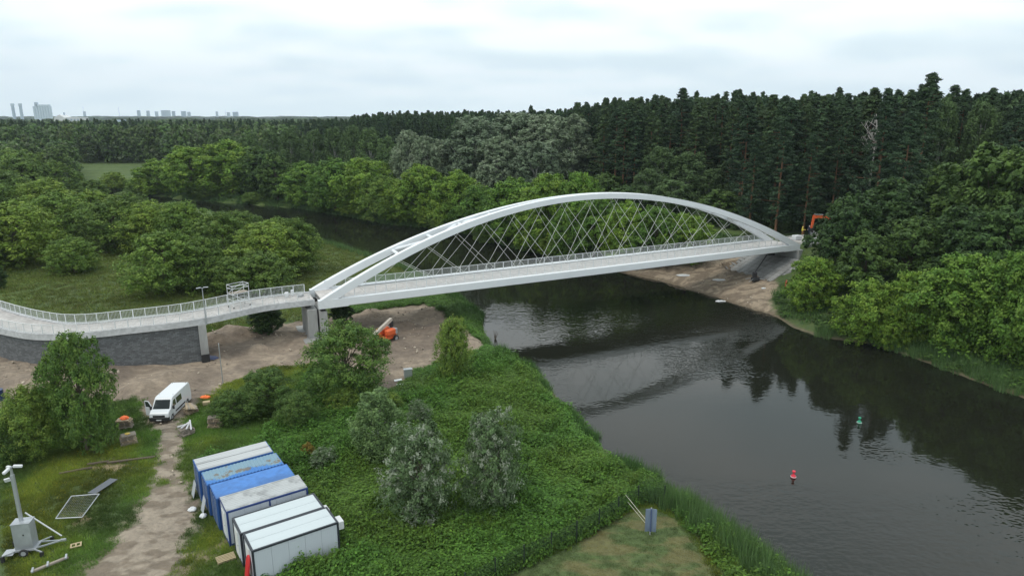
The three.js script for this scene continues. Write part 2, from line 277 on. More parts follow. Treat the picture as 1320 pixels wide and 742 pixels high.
{
  const b = thing('arch_footbridge', 'white steel tied arch footbridge with crossing hangers spanning the river', 'bridge');
  const frames = (n, off = 0, dy = 0, s0 = 0, s1 = SPAN) => Array.from({ length: n + 1 }, (_, i) => ({ p: onAxis(mix(s0, s1, i / n), off, dy), s: SIDE, u: YUP }));
  // deck slab in cast lengths with joints between them
  const nd = 14; for (let i = 0; i < nd; i++) part('deck_panel', sweep(rectSec(5.5, 0.24, 0, -0.12), frames(1, 0, 0, SPAN * i / nd + 0.012, SPAN * (i + 1) / nd - 0.012)), P.deck, b);
  for (const s of [-1, 1]) {
    part('edge_beam', sweep([[s * 2.75, -0.3], [s * 2.75, 0.12], [s * 2.95, 0.16], [s * 3.75, 0.16], [s * 3.75, -0.86], [s * 3.6, -0.95], [s * 2.9, -0.95]], frames(1)), P.steelWhite, b);
    part('kerb', sweep(rectSec(0.12, 0.1, s * 2.68, 0.05), frames(1, 0, 0, 4, SPAN - 4)), P.concreteLight, b);
  }
  for (let k = 1; k < 20; k++) part('cross_girder', beam(onAxis(SPAN * k / 20, -2.9, -0.5).toArray(), onAxis(SPAN * k / 20, 2.9, -0.5).toArray(), 0.25, 0.5), P.steelWhite, b);
  part('bottom_plate', sweep(rectSec(5.0, 0.04, 0, -0.78), frames(1)), P.grey, b);
  const arch = (t, s) => { const y = 4 * RISE * t * (1 - t), off = mix(RIBOFF, 0.52, Math.pow(Math.min(1, y / RISE), 1.25)); return onAxis(t * SPAN, s * off, y - 0.25); };
  for (const s of [-1, 1]) {
    const fr = [], n = 56;
    for (let i = 0; i <= n; i++) {
      const t = i / n, p = arch(t, s), tan = arch(Math.min(1, t + 0.004), s).sub(arch(Math.max(0, t - 0.004), s)).normalize();
      const side = SIDE.clone().addScaledVector(tan, -SIDE.dot(tan)).normalize(), u = new THREE.Vector3().crossVectors(tan, side); if (u.y < 0) u.negate(); fr.push({ p, s: side, u });
    }
    const w = 0.45; part('arch_rib', sweep((i) => { const d = mix(0.54, 0.42, Math.sin(Math.PI * i / n)); return [[-w, -d], [-w, d], [w, d], [w, -d]]; }, fr), P.steelWhite, b);
    part('rib_foot', sweep([[-0.42, -0.97], [-0.42, 0.18], [0.42, 0.18], [0.42, -0.97]], [{ p: onAxis(-0.6, s * RIBOFF, 0), s: SIDE, u: YUP }, { p: onAxis(3.4, s * RIBOFF, 0), s: SIDE, u: YUP }]), P.steelWhite, b);
    part('rib_foot', sweep([[-0.42, -0.97], [-0.42, 0.18], [0.42, 0.18], [0.42, -0.97]], [{ p: onAxis(SPAN - 3.4, s * RIBOFF, 0), s: SIDE, u: YUP }, { p: onAxis(SPAN + 0.6, s * RIBOFF, 0), s: SIDE, u: YUP }]), P.steelWhite, b);
    // crossing hangers
    const nh = 16; for (let i = 0; i < nh; i++) for (const dir of [-1, 1]) {
      const td = mix(0.10, 0.90, i / (nh - 1)), ta = td + dir * 0.088; if (ta < 0.10 || ta > 0.90) continue;
      part('hanger', bar(onAxis(td * SPAN, s * 3.1, 0.1).toArray(), arch(ta, s).toArray(), 0.027, 5), P.hanger, b);
    }
    railing(b, Array.from({ length: 12 }, (_, i) => onAxis(mix(1.5, SPAN - 1.5, i / 11), s * 2.86, 0.15)), 1.15, s);
  }
  // tubes between the ribs
  for (const e of [0, 1]) {
    const T = (t) => e ? 1 - t : t, st = [0.13, 0.19, 0.245, 0.30];
    for (let k = 0; k < st.length; k++) {
      part('brace_tube', bar(arch(T(st[k]), -1).toArray(), arch(T(st[k]), 1).toArray(), 0.25, 10), P.steelWhite, b);
      if (k) part('brace_tube', bar(arch(T(st[k - 1]), k % 2 ? -1 : 1).toArray(), arch(T(st[k]), k % 2 ? 1 : -1).toArray(), 0.25, 10), P.steelWhite, b);
    }
  }
}
// pier under the joint: two concrete shafts on one footing
{
  const c = onAxis(-0.6, 0), g0 = -0.6, o = thing('bridge_pier', 'tall pale concrete pier carrying the near end of the arch bridge', 'pier', [c.x, 0, c.z], Math.atan2(-AX.z, AX.x));
  part('shaft', box(1.3, HL - 1.2 - g0, 5.4, -0.75, (HL - 1.2 + g0) / 2, 0, 0, 0, 0, 0.05), P.concrete, o);
  part('shaft', box(1.0, HL - 1.45 - g0, 6.3, 0.62, (HL - 1.45 + g0) / 2, 0.2, 0, 0, 0, 0.05), P.concrete, o);
  part('footing', box(4.4, 0.5, 8.5, 0, 0.02, 0, 0, 0, 0, 0.04), P.concrete, o);
  for (const s of [-1, 1]) part('bearing', box(0.6, 0.5, 0.7, 0.62, HL - 1.2, s * 2.8), P.black, o);
}
// the curved approach: slab on two piers, then a ramp between faced walls
const rampPts = [onAxis(-0.9, 0, 0), onAxis(-8, 0.05, -0.05)];
for (const [px, py, h] of [[250, 407, 5.45], [160, 418, 4.75], [105, 423.5, 4.3], [66, 424, 4.05], [32, 419, 3.9], [0, 411, 3.75], [-40, 398, 3.5], [-110, 379, 3.0], [-220, 356, 2.2], [-330, 340, 1.2]]) { const g = G(px, py, h); rampPts.push(V(g[0], h, g[1])); }
{
  const cv = new THREE.CatmullRomCurve3(rampPts), L = cv.getLength(), W2 = 2.35;
  const fr = (s0, s1, step = 1.2) => { const n = Math.max(1, Math.round((s1 - s0) / step)), r = []; for (let i = 0; i <= n; i++) { const u = clamp(mix(s0, s1, i / n) / L), p = cv.getPointAt(u), t = cv.getTangentAt(u); r.push({ p, s: V(-t.z, 0, t.x).normalize().multiplyScalar(-1), u: YUP }); } return r; };
  const sPier = (() => { let best = 1e9, bs = 0; const g = G(252, 410, 5.2); for (let s = 0; s < L; s += 0.2) { const p = cv.getPointAt(s / L), d = Math.hypot(p.x - g[0], p.z - g[1]); if (d < best) { best = d; bs = s; } } return bs; })();
  const o = thing('approach_ramp', 'curved pale approach ramp with white railings on a dark grey faced wall', 'ramp');
  for (let s = 0; s < L - 0.1; s += 4.5) part('slab', sweep([[-2.05, 0], [-2.05, -0.3], [2.05, -0.3], [2.05, 0]], fr(s, Math.min(L, s + 4.48))), P.deck, o);
  for (const s of [-1, 1]) part('parapet', sweep([[s * 2.06, -0.62], [s * 2.06, 0.1], [s * 2.45, 0.14], [s * 2.5, -0.62]], fr(0, L)), P.concreteLight, o);
  part('girder', sweep([[-1.9, -0.34], [1.9, -0.34], [1.4, -0.95], [-1.4, -0.95]], fr(0.2, sPier + 0.4)), P.concrete, o);
  const wallTex = tex(512, (u, v) => { const row = Math.floor(v * 16), x = u * 8 + (row % 2) * 0.5, c = Math.floor(x), e = Math.min(Math.min(x - c, 1 - x + c) * 2.0, Math.min((v * 16) % 1, 1 - (v * 16) % 1)); return (0.55 + 0.45 * hash2(c % 8, row) * (0.7 + 0.3 * fbm(u * 20, v * 20, 3, 20))) * mix(0.6, 1, sstep(0.02, 0.12, e)); }, 1 / 3.2);
  const wm = M(0.165, 0.172, 0.18, 0.9, { map: wallTex, bumpMap: wallTex, bumpScale: 0.04 });
  const wf = fr(sPier - 0.1, L); part('faced_wall', sweep((i) => { const y = -0.9 - wf[i].p.y; return [[-2.2, y], [-2.2, -0.6], [2.2, -0.6], [2.2, y]]; }, wf), wm, o, 'dark grey block faced retaining wall');
  for (const s of [-1, 1]) railing(o, fr(0.6, L - 0.5, 1.5).map((f) => f.p.clone().addScaledVector(f.s, s * 2.26).add(V(0, 0.12, 0))), 1.15, s);
  const p = cv.getPointAt(sPier / L), t = cv.getTangentAt(sPier / L);
  const q = thing('ramp_pier', 'square concrete pier with a black tarred base at the end of the wall', 'pier', [p.x, 0, p.z], Math.atan2(t.x, t.z));
  part('shaft', box(5.1, p.y - 0.65 - 1.0, 0.9, 0, (p.y - 0.65 + 1.0) / 2, -0.35, 0, 0, 0, 0.03), P.concrete, q);
  part('tarred_base', box(5.14, 1.8, 0.94, 0, 0.1, -0.35), P.black, q);
  // lamp column on the parapet beside the pier
  const f = fr(sPier - 0.6, sPier + 0.2)[0], lp = f.p.clone().addScaledVector(f.s, V(f.s.x, 0, f.s.z).z > 0 ? 2.36 : -2.36);
  const lm = thing('lamp_column', 'slim grey lamp column with two small heads on the ramp parapet', 'street lamp', [lp.x, lp.y - 0.6, lp.z], Math.atan2(t.x, t.z));
  part('column', bar([0, 0, 0], [0, 4.6, 0], 0.075, 8, 0.05), P.galv, lm); part('base_plate', box(0.25, 0.9, 0.2, 0, 0.35, 0), P.galv, lm);
  for (const s of [-1, 1]) { part('lamp_head', box(0.22, 0.1, 0.55, 0, 4.62, s * 0.42, s * 0.1, 0, 0, 0.04), P.galv, lm); }
  part('arm', box(0.06, 0.06, 0.5, 0, 4.58, 0), P.galv, lm);
  // rolling scaffold on the slab
  const sc0 = cv.getPointAt(9.6 / L), st = cv.getTangentAt(9.6 / L), sc = thing('scaffold_tower', 'small rolling aluminium scaffold standing on the approach slab', 'scaffold', [sc0.x, sc0.y + 0.02, sc0.z], Math.atan2(st.x, st.z));
  for (const sx of [-0.65, 0.65]) for (const sz of [-1.15, 1.15]) { part('leg', bar([sx, 0.16, sz], [sx, 3.1, sz], 0.04), P.rail, sc); part('castor', new THREE.CylinderGeometry(0.11, 0.11, 0.08, 10).rotateZ(Math.PI / 2).translate(sx, 0.11, sz), P.rubber, sc); }
  for (const y of [0.5, 1.1, 1.9, 2.6, 3.05]) { for (const sx of [-0.65, 0.65]) part('ledger', bar([sx, y, -1.15], [sx, y, 1.15], 0.03), P.rail, sc); for (const sz of [-1.15, 1.15]) part('ledger', bar([-0.65, y, sz], [0.65, y, sz], 0.03), P.rail, sc); }
  for (const sx of [-0.65, 0.65]) { part('diagonal_brace', bar([sx, 0.5, -1.15], [sx, 1.9, 1.15], 0.025), P.rail, sc); part('diagonal_brace', bar([sx, 1.9, 1.15], [sx, 3.05, -1.15], 0.025), P.rail, sc); }
  part('platform', box(1.2, 0.06, 2.25, 0, 1.95, 0), P.woodGrey, sc);
  // materials waiting beside the joint
  for (const [s, off, w, h, d, m, l] of [[3.2, -1.1, 0.5, 0.7, 0.45, P.white, 'white sack standing on the slab near the bridge joint'], [2.4, -1.3, 0.35, 0.9, 0.35, P.white, 'upright white canister beside the bridge joint'], [1.4, -0.6, 0.9, 0.35, 0.6, P.grey, 'grey box of tools lying at the bridge joint']]) { const p2 = cv.getPointAt(s / L), t2 = cv.getTangentAt(s / L), s2 = V(-t2.z, 0, t2.x); const m2 = solo('site_item', box(w, h, d, 0, h / 2, 0, 0, s, 0, 0.06), m, l, 'building supplies'); m2.position.copy(p2).addScaledVector(s2, s2.z < 0 ? -off : off); }
}
// far abutment, paved cone and wing walls
{
  const c = onAxis(SPAN + 1.6, 0), o = thing('bridge_abutment', 'concrete abutment under the far end of the arch on the wooded bank', 'abutment', [c.x, 0, c.z], Math.atan2(-AX.z, AX.x));
  part('wall', box(2.2, HR - 1.1, 8.4, -0.5, (HR - 1.1) / 2, 0), P.concrete, o);
  part('bearing_shelf', box(2.6, 0.35, 8.4, -0.35, HR - 1.05, 0), P.concrete, o);
  for (const s of [-1, 1]) part('wing_wall', box(8, 2.6, 0.5, 4.6, HR - 1.2, s * 3.75), P.concrete, o);
  part('approach_slab', box(14, 0.3, 6.6, 8.0, HR - 0.12, 0), P.deck, o);
  // paved slope in front and beside, laid as single slabs on the fill
  const pav = thing('paved_slope', 'grey paved slope falling from the abutment to the sandy bank', 'paving');
  const variants = [0.26, 0.3, 0.34].map((v) => M(v, v, v * 0.98, 0.95, { map: tMottle }));
  const R = rng(77), uAx = AX.clone(), rows = [];
  for (let s = -12.3; s < -0.8; s += 0.82) for (let q = -6.2; q < 6.6; q += 1.22) {
    const cx = CR.x + uAx.x * s + SIDE.x * q, cz = CR.z + uAx.z * s + SIDE.z * q; const pl = HR - 2.7 - 0.46 * Math.max(0, -0.5 - s); if (s < -10.5 + (q + 6) * 0.15 || Math.abs(height(cx, cz) - pl) > 0.12) continue;
    const e = 0.9, hx = (height(cx + e, cz) - height(cx - e, cz)) / (2 * e), hz = (height(cx, cz + e) - height(cx, cz - e)) / (2 * e), y = height(cx, cz);
    rows.push([cx, y + 0.1 + 0.006 * R(), cz, V(-hx, 1, -hz).normalize()]);
  }
  const pg = box(0.885, 0.12, 1.2);
  rows.slice(0, 300).forEach(([x, y, z, n]) => { const m = part('paving_slab', pg, variants[Math.floor(R() * 3)], pav); m.position.set(x, y, z); const q1 = new THREE.Quaternion().setFromUnitVectors(YUP, n), q0 = new THREE.Quaternion().setFromAxisAngle(YUP, Math.atan2(-AX.z, AX.x)); m.quaternion.copy(q1).multiply(q0); });
}
// ---------------------------------------------------------------- vegetation
console.log('trees');
// leaves as small folded faces gathered in clumps; colour varies from leaf to leaf only
class Leaves {
  constructor() { this.p = []; this.c = []; this.i = []; }
  leaf(x, y, z, n, a, b, col, R) {
    const t = V(R() - 0.5, R() - 0.5, R() - 0.5).cross(n).normalize(), s = t.clone().cross(n), k = this.p.length / 3;
    const q = (u, v, w) => this.p.push(x + t.x * u + s.x * v + n.x * w, y + t.y * u + s.y * v + n.y * w, z + t.z * u + s.z * v + n.z * w);
    q(-a, 0, 0); q(-a * 0.1, -b, -b * 0.25); q(a, 0, 0); q(-a * 0.1, b, -b * 0.25);
    for (let j = 0; j < 4; j++) this.c.push(...col);
    this.i.push(k, k + 1, k + 2, k, k + 2, k + 3);
  }
  geo() { const g = new THREE.BufferGeometry(); g.setAttribute('position', new THREE.Float32BufferAttribute(this.p, 3)); g.setAttribute('color', new THREE.Float32BufferAttribute(this.c, 3)); g.setIndex(this.i); return g; }
}
const leafMat = (k = 1, r = 1, g = 1, b = 1, tr = 0.3) => new THREE.MeshPhysicalMaterial({ color: lin(1.2 * k * r, 1.2 * k * g, 1.2 * k * b), vertexColors: true, roughness: 0.75, transmission: tr, thickness: 0, side: THREE.DoubleSide, specularIntensity: 0.35 });
function crown(o) {   // lobes fill the crown's envelope, sprays of leaves cover the lobes
  const R = rng(o.seed), L = new Leaves(), { h, r, y0, size, cols } = o, env = o.env || ((f) => Math.pow(Math.sin(Math.PI * clamp(0.10 + f * 0.84)), 0.6)), centres = [];
  const spray = (cx, cy, cz, cr, n, tone, tip, out) => {
    for (let j = 0; j < n; j++) {
      const d = V(R() * 2 - 1, R() * 2 - 1, R() * 2 - 1).normalize(), rr = cr * Math.pow(R(), 0.5), droop = o.droop ? R() * R() * o.droop : 0;
      const nn = V(d.x * 0.3 + (R() - 0.5) * 1.2 + out.x * 0.5, d.y * 0.3 + 0.22 + (R() - 0.5) * 1.2 + out.y * 0.35, d.z * 0.3 + (R() - 0.5) * 1.2 + out.z * 0.5).normalize();
      const v = tone * mix(0.85, 1.16, R()), s = size * mix(0.6, 1.3, R());
      L.leaf(cx + d.x * rr, cy + d.y * rr * (o.flat || 0.95) - droop, cz + d.z * rr, nn, s, s * (o.asp || 0.55), [tip[0] * v, tip[1] * v, tip[2] * v], R);
    }
  };
  if (o.pine) {
    for (let k = 0; k < o.clusters; k++) {
      const f = Math.pow((k + R()) / o.clusters, 0.85), a = k * 2.4 + R() * 1.2, e = env(f) * r * mix(0.5, 1.25, R()), rad = e * Math.sqrt(mix(0.12, 1, R())), cr = (o.cr || 0.3) * r * mix(0.65, 1.25, R()) * mix(1, 0.34, f);
      const c = [Math.cos(a) * rad, y0 + f * (h - y0) - cr * 0.3 + rad * 0.12, Math.sin(a) * rad]; centres.push(c);
      spray(...c, cr, o.per, mix(0.75, 1.25, R()), cols[Math.floor(R() * cols.length)], V(Math.cos(a) * 0.6, 0.5, Math.sin(a) * 0.6));
    }
    return { geo: L.geo(), centres };
  }
  const lobes = o.lobes || 20;
  for (let k = 0; k < lobes; k++) {
    const f = Math.pow((k + 0.3 + 0.5 * R()) / lobes, o.fpow || 0.85), a = k * 2.39996 + R() * 0.9, e = env(f) * r, lr = (o.lr || 0.40) * r * mix(0.72, 1.2, R()) * mix(1.05, 0.72, f);
    const rad = Math.max(0, e - lr * 0.75) * Math.sqrt(mix(0.25, 1, R())), c = [Math.cos(a) * rad, y0 + (h - y0) * mix(0.06, 1, f) - lr * (o.lflat || 0.95) * mix(0.2, 0.95, f), Math.sin(a) * rad]; centres.push(c);
    const sub = o.sub || 24;
    for (let q = 0; q < sub; q++) {
      const d = V(R() * 2 - 1, R() * 1.9 - 0.7, R() * 2 - 1).normalize(), out = V(d.x + c[0] / r * 0.6, d.y, d.z + c[2] / r * 0.6).normalize(), k2 = mix(0.6, 1.06, Math.sqrt(R())) * (R() < 0.14 ? 1.22 : 1);
      const px = c[0] + d.x * lr * k2, py = c[1] + d.y * lr * k2 * (o.lflat || 0.95), pz = c[2] + d.z * lr * k2; if (py < 0.02 * h) continue;
      spray(px, py, pz, lr * (o.sr || 0.34) * mix(0.7, 1.3, R()), o.per, mix(0.82, 1.2, R()), cols[Math.floor(R() * cols.length)], out);
    }
  }
  return { geo: L.geo(), centres };
}
function limbs(o, centres, rTrunk, lean = 0.02) {   // a tapered, slightly bent trunk with limbs that reach into the crown
  const R = rng(o.seed + 5), gs = [], h = o.h, N = 6, pts = [];
  for (let i = 0; i <= N; i++) pts.push([(R() - 0.5) * lean * h * i / N * 2, (o.topf || 0.8) * h * i / N - (i ? 0 : 0.4), (R() - 0.5) * lean * h * i / N * 2]);
  for (let i = 0; i < N; i++) gs.push(bar(pts[i], pts[i + 1], rTrunk * (1 - 0.85 * i / N), 6, rTrunk * (1 - 0.85 * (i + 1) / N)));
  const step = Math.max(1, Math.floor(centres.length / (o.limbs || 16)));
  for (let k = 0; k < centres.length; k += step) { const c = centres[k], yy = Math.max(o.y0 * 0.5, c[1] * mix(0.45, 0.75, R())), i = clamp(Math.floor(yy / ((o.topf || 0.8) * h) * N), 0, N - 1); if (o.pine) { gs.push(bar([pts[i][0], c[1] - 0.2, pts[i][2]], c, 0.05, 4, 0.02)); continue; } gs.push(bar([pts[i][0], Math.min(yy, pts[N][1]), pts[i][2]], c, rTrunk * 0.32, 4, rTrunk * 0.06)); }
  return merge(gs);
}
const KIND = {};
function kind(name, n, base, trunkMat, rT, mats, lean) {
  KIND[name] = { mats, trunkMat, v: Array.from({ length: n }, (_, k) => { const o = { ...base, seed: base.seed + k * 101 }; const c = crown(o); return { crown: c.geo, trunk: limbs(o, c.centres, rT, lean), h: o.h, r: o.r }; }) };
}
const tints = (...l) => l.map(([k, r, g, b]) => leafMat(k, r, g, b));
kind('ash', 4, { seed: 11, h: 8, r: 3.7, y0: 0.2, lobes: 26, lr: 0.38, sub: 30, per: 26, size: 0.135, cols: [[0.088, 0.175, 0.024], [0.112, 0.2, 0.026], [0.076, 0.15, 0.024], [0.13, 0.215, 0.034]] }, P.bark, 0.22, tints([1, 1, 1, 1], [0.82, 0.95, 1, 1.1], [1.12, 1.1, 1, 0.9]));
kind('willow', 4, { seed: 401, h: 8, r: 3.8, y0: 0.1, lobes: 28, lr: 0.37, sub: 28, per: 22, size: 0.15, asp: 0.42, cols: [[0.100, 0.172, 0.028], [0.122, 0.195, 0.030], [0.086, 0.150, 0.028], [0.140, 0.210, 0.038]] }, P.bark, 0.25, tints([1, 1, 1, 1], [0.82, 1, 1, 1.1], [1.18, 1.1, 1, 0.9]));
kind('fine', 3, { seed: 421, h: 8, r: 3.8, y0: 0.1, lobes: 30, lr: 0.38, sub: 32, per: 26, size: 0.125, asp: 0.42, cols: [[0.078, 0.145, 0.028], [0.098, 0.168, 0.030], [0.066, 0.124, 0.028], [0.118, 0.185, 0.038]] }, P.bark, 0.2, tints([1, 1, 1, 1], [0.82, 1, 1, 1.1], [1.25, 1.15, 1, 0.9]));
kind('broad', 4, { seed: 801, h: 14, r: 5.2, y0: 0.8, lobes: 24, sub: 24, per: 18, size: 0.3, cols: [[0.048, 0.094, 0.022], [0.058, 0.108, 0.024], [0.04, 0.08, 0.022]] }, P.bark, 0.3, tints([1, 1, 1, 1], [0.8, 1, 1, 1.1], [1.15, 1.1, 1, 0.9]));
kind('poplar', 3, { seed: 1201, h: 24, r: 6.5, y0: 1.5, lobes: 40, lr: 0.33, sub: 30, per: 20, size: 0.27, cols: [[0.15, 0.195, 0.115], [0.17, 0.215, 0.132], [0.13, 0.175, 0.1], [0.2, 0.24, 0.16]] }, P.birchBark, 0.45, tints([1, 1, 1, 1], [0.82, 0.95, 1, 1]));
kind('birch', 3, { seed: 1601, h: 18, r: 4.4, y0: 1.0, lobes: 30, lr: 0.36, sub: 28, per: 18, size: 0.22, droop: 1.8, asp: 0.45, cols: [[0.085, 0.14, 0.045], [0.1, 0.16, 0.052], [0.072, 0.122, 0.042]] }, P.birchBark, 0.2, tints([1, 1, 1, 1], [0.85, 1, 1, 1.05]));
kind('silver', 3, { seed: 2001, h: 6, r: 2.4, y0: 0.0, lobes: 30, lr: 0.42, lflat: 1.1, sub: 24, per: 20, size: 0.105, asp: 0.42, env: (f) => Math.pow(Math.sin(Math.PI * clamp(0.22 + f * 0.66)), 0.5), cols: [[0.095, 0.15, 0.062], [0.125, 0.175, 0.09], [0.075, 0.125, 0.048], [0.09, 0.145, 0.06], [0.21, 0.24, 0.175]] }, P.bark, 0.1, tints([1, 1, 1, 1], [0.9, 0.95, 1, 1.1]), 0.08);
const pineEnv = (f) => f < 0.3 ? mix(0.6, 1, f / 0.3) : Math.pow(1 - (f - 0.3) / 0.7, 0.85) * 0.93 + 0.07;
const pineMats = [leafMat(1, 1, 1, 1, 0.12), leafMat(0.85, 0.95, 1, 1.1, 0.12), leafMat(1.18, 1.1, 1, 0.9, 0.12)];
const pineCols = [[0.034, 0.062, 0.026], [0.041, 0.072, 0.029], [0.028, 0.052, 0.024]];
kind('pine', 5, { seed: 2401, pine: true, h: 25, r: 3.4, y0: 9, clusters: 160, per: 40, size: 0.27, asp: 0.3, cr: 0.3, flat: 0.45, topf: 0.97, limbs: 40, env: pineEnv, cols: pineCols }, P.pineBark, 0.24, pineMats, 0.006);
kind('lowpine', 4, { seed: 2801, pine: true, h: 24, r: 3.6, y0: 3, clusters: 200, per: 38, size: 0.28, asp: 0.3, cr: 0.3, flat: 0.45, topf: 0.97, limbs: 40, env: pineEnv, cols: pineCols }, P.pineBark, 0.24, pineMats, 0.006);

const TR = rng(9091);
function plant(k, x, z, h, w, name, label, category, group, vi, ti) {
  const K = KIND[k], v = K.v[(vi ?? Math.floor(TR() * K.v.length)) % K.v.length], m = K.mats[(ti ?? Math.floor(TR() * K.mats.length)) % K.mats.length];
  const y = height(x, z), o = thing(name, label, category, [x, y, z], TR() * 6.28, group);
  o.scale.set(w / (2 * v.r), h / v.h, w / (2 * v.r));
  part('crown', v.crown, m, o); part('trunk', v.trunk, K.trunkMat, o); return o;
}
// a tree whose foot shows at pixel (px, base) or, hidden, stands at the depth given as a negative number
const occupied = [], keepView = [[1128, 44, -158]];
function tree(k, px, base, top, wpx, name, label, category = 'tree', group, vi, ti) {
  let x, z; if (base < 0) { z = base; x = xAt(px, (top + 250) / 2, z); } else { const p = pick(px, base); x = p[0]; z = p[2]; }
  const gy = height(x, z), h = Math.max(1, yAt(px, top, z) - gy), w = wpx / FOCAL * Math.hypot(x * 0.3, z) * 1.12; occupied.push([x, z, w / 2]); if (base < 0 && (k === 'birch' || k === 'poplar')) keepView.push([px, wpx, z]);
  return plant(k, x, z, h * 1.03, w, name, label, category, group, vi, ti);
}
// ---- single trees and shrubs of the near bank
tree('fine', 112, 580, 432, 92, 'leafy_tree', 'tall green tree between the grey retaining wall and the dirt track', 'tree', undefined, 0, 0);
tree('fine', 42, 590, 500, 80, 'leafy_tree', 'bushy light green tree beside the taller one by the dirt track', 'tree', undefined, 1, 2);
tree('fine', 10, 600, 545, 50, 'leafy_tree', 'low dark bush under the two trees by the dirt track', 'shrub', undefined, 2, 1);
tree('fine', 449, 514, 418, 114, 'leafy_tree', 'broad green willow in front of the bridge pier', 'tree', undefined, 3, 0);
tree('fine', 586, 488, 408, 56, 'leafy_tree', 'slender bright green young tree at the edge of the bare ground', 'tree', undefined, 1, 2);
tree('silver', 540, 668, 548, 104, 'silver_willow', 'silvery willow tree with a lopsided crown in the tall weeds', 'tree', undefined, 0, 0);
tree('silver', 637, 657, 532, 90, 'silver_willow', 'upright oval silvery willow tree nearer the river in the tall weeds', 'tree', undefined, 1, 0);
tree('silver', 540, 551, 517, 34, 'silver_shrub', 'small round silver grey shrub behind the two silvery willows', 'shrub', undefined, 2, 0);
tree('silver', 420, 604, 577, 38, 'silver_shrub', 'small pale shrub beside the rusty brown one behind the containers', 'shrub', undefined, 0, 0);
{ const o = tree('ash', 397, 590, 571, 19, 'brown_shrub', 'small rusty brown shrub behind the containers', 'shrub', undefined, 2, 0); o.children[0].material = leafMat(1, 2.1, 0.85, 1.2); }
{ const o = tree('birch', 490, 592, 502, 72, 'sallow_bush', 'thin grey green sallow bush among lime green shrubs', 'shrub', undefined, 1, 0); o.children[0].material = leafMat(1.2, 1.15, 1.1, 1.2); }
tree('fine', 442, 530, 500, 46, 'lime_shrub', 'lime green shrub at the foot of the broad willow', 'shrub', undefined, 2, 2);
tree('fine', 505, 530, 507, 34, 'lime_shrub', 'small lime green shrub behind the thin sallow bush', 'shrub', undefined, 3, 2);
for (const [px, b, t, w, l] of [[300, 545, 505, 60, 'dark green thicket beside the pallet stacks'], [345, 530, 478, 80, 'dark green thicket beside the broad willow'], [385, 548, 505, 60, 'dark green low thicket between the willow and the containers']]) tree('fine', px, b, t, w, 'thicket', l, 'shrub', undefined, px, 1);
tree('broad', 345, 428, 396, 52, 'dark_shrub', 'dark green shrub under the approach slab', 'shrub', undefined, 0, 1);
tree('broad', 441, 419, 383, 32, 'dark_shrub', 'dark green shrub right beside the bridge pier', 'shrub', undefined, 1, 1);
// ---- the meadow behind the ramp
tree('willow', 215, 379, 300, 104, 'meadow_tree', 'large round green tree standing free on the meadow behind the ramp', 'tree', undefined, 1, 0);
tree('willow', 97, 352, 307, 66, 'meadow_tree', 'small low bush standing free on the meadow grass', 'shrub', undefined, 2, 0);
tree('broad', 0, 372, 344, 20, 'meadow_tree', 'small dark bush on the meadow near the ramp railing', 'shrub', undefined, 2, 1);
for (const [px, b, t, w] of [[25, 342, 262, 110], [-35, 345, 255, 110], [80, 318, 250, 95], [150, 322, 256, 85], [195, 326, 262, 78], [240, 330, 262, 80], [290, 345, 275, 80], [300, 378, 332, 66], [340, 380, 326, 84], [345, 358, 288, 100], [385, 350, 283, 72], [265, 372, 308, 70], [120, 300, 246, 80], [60, 290, 232, 84], [10, 280, 225, 90], [-50, 300, 215, 120], [170, 296, 250, 60], [225, 303, 262, 60], [360, 320, 282, 60], [310, 318, 272, 62]]) tree('willow', px, b, t, w, 'meadow_tree', b > 335 ? 'rounded green tree at the edge of the meadow grass behind the ramp' : b > 298 ? 'rounded green tree inside the thick clump beyond the meadow grass' : 'rounded green tree of the clump beside the river bend', 'tree', b > 335 ? 'trees at the edge of the meadow grass' : b > 298 ? 'trees inside the meadow clump' : 'trees beside the river bend');
for (const [px, b, t, w] of [[30, 262, 205, 80], [75, 258, 208, 60], [-30, 262, 198, 90], [120, 258, 232, 44], [148, 245, 222, 34], [20, 235, 192, 70], [70, 232, 196, 60]]) tree('willow', px, b, t, w, 'meadow_tree', b > 335 ? 'rounded green tree at the edge of the meadow grass behind the ramp' : b > 298 ? 'rounded green tree inside the thick clump beyond the meadow grass' : 'rounded green tree of the clump beside the river bend', 'tree', b > 335 ? 'trees at the edge of the meadow grass' : b > 298 ? 'trees inside the meadow clump' : 'trees beside the river bend');
// ---- the far bank: a bright green fringe along the water
for (const [px, b, t, w] of [[205, 250, 206, 62], [250, 250, 190, 76], [300, 250, 182, 84], [395, 262, 210, 70], [432, 272, 206, 76], [475, 274, 205, 84], [512, 282, 232, 60], [548, 286, 214, 72], [592, 294, 222, 74], [618, 298, 240, 66], [662, 310, 232, 92], [706, 320, 226, 84], [748, 326, 224, 76], [765, 334, 256, 72], [806, 340, 262, 78], [846, 340, 268, 76], [884, 338, 276, 66], [690, 322, 262, 70], [640, 308, 250, 60], [735, 332, 275, 70]]) tree('ash', px, b, t, w, 'bank_tree', px > 640 ? 'bright green rounded tree seen behind the arch and its hangers' : px > 360 ? 'bright green rounded tree on the far bank below the birches' : 'bright green rounded tree next to the small far meadow', 'tree', px > 640 ? 'bright trees behind the arch' : px > 360 ? 'bright trees below the birches' : 'bright trees by the far meadow');
tree('broad', 347, 254, 194, 56, 'bank_tree', 'dark green round tree among the bright fringe of the far bank', 'tree', undefined, 1, 0);
tree('broad', 275, 245, 205, 50, 'bank_tree', 'dark green tree filling a gap in the bright fringe', 'tree', undefined, 2, 0);
tree('willow', 497, 284, 228, 62, 'bank_tree', 'olive green tree overhanging the water of the far bank', 'tree', undefined, 2, 0);
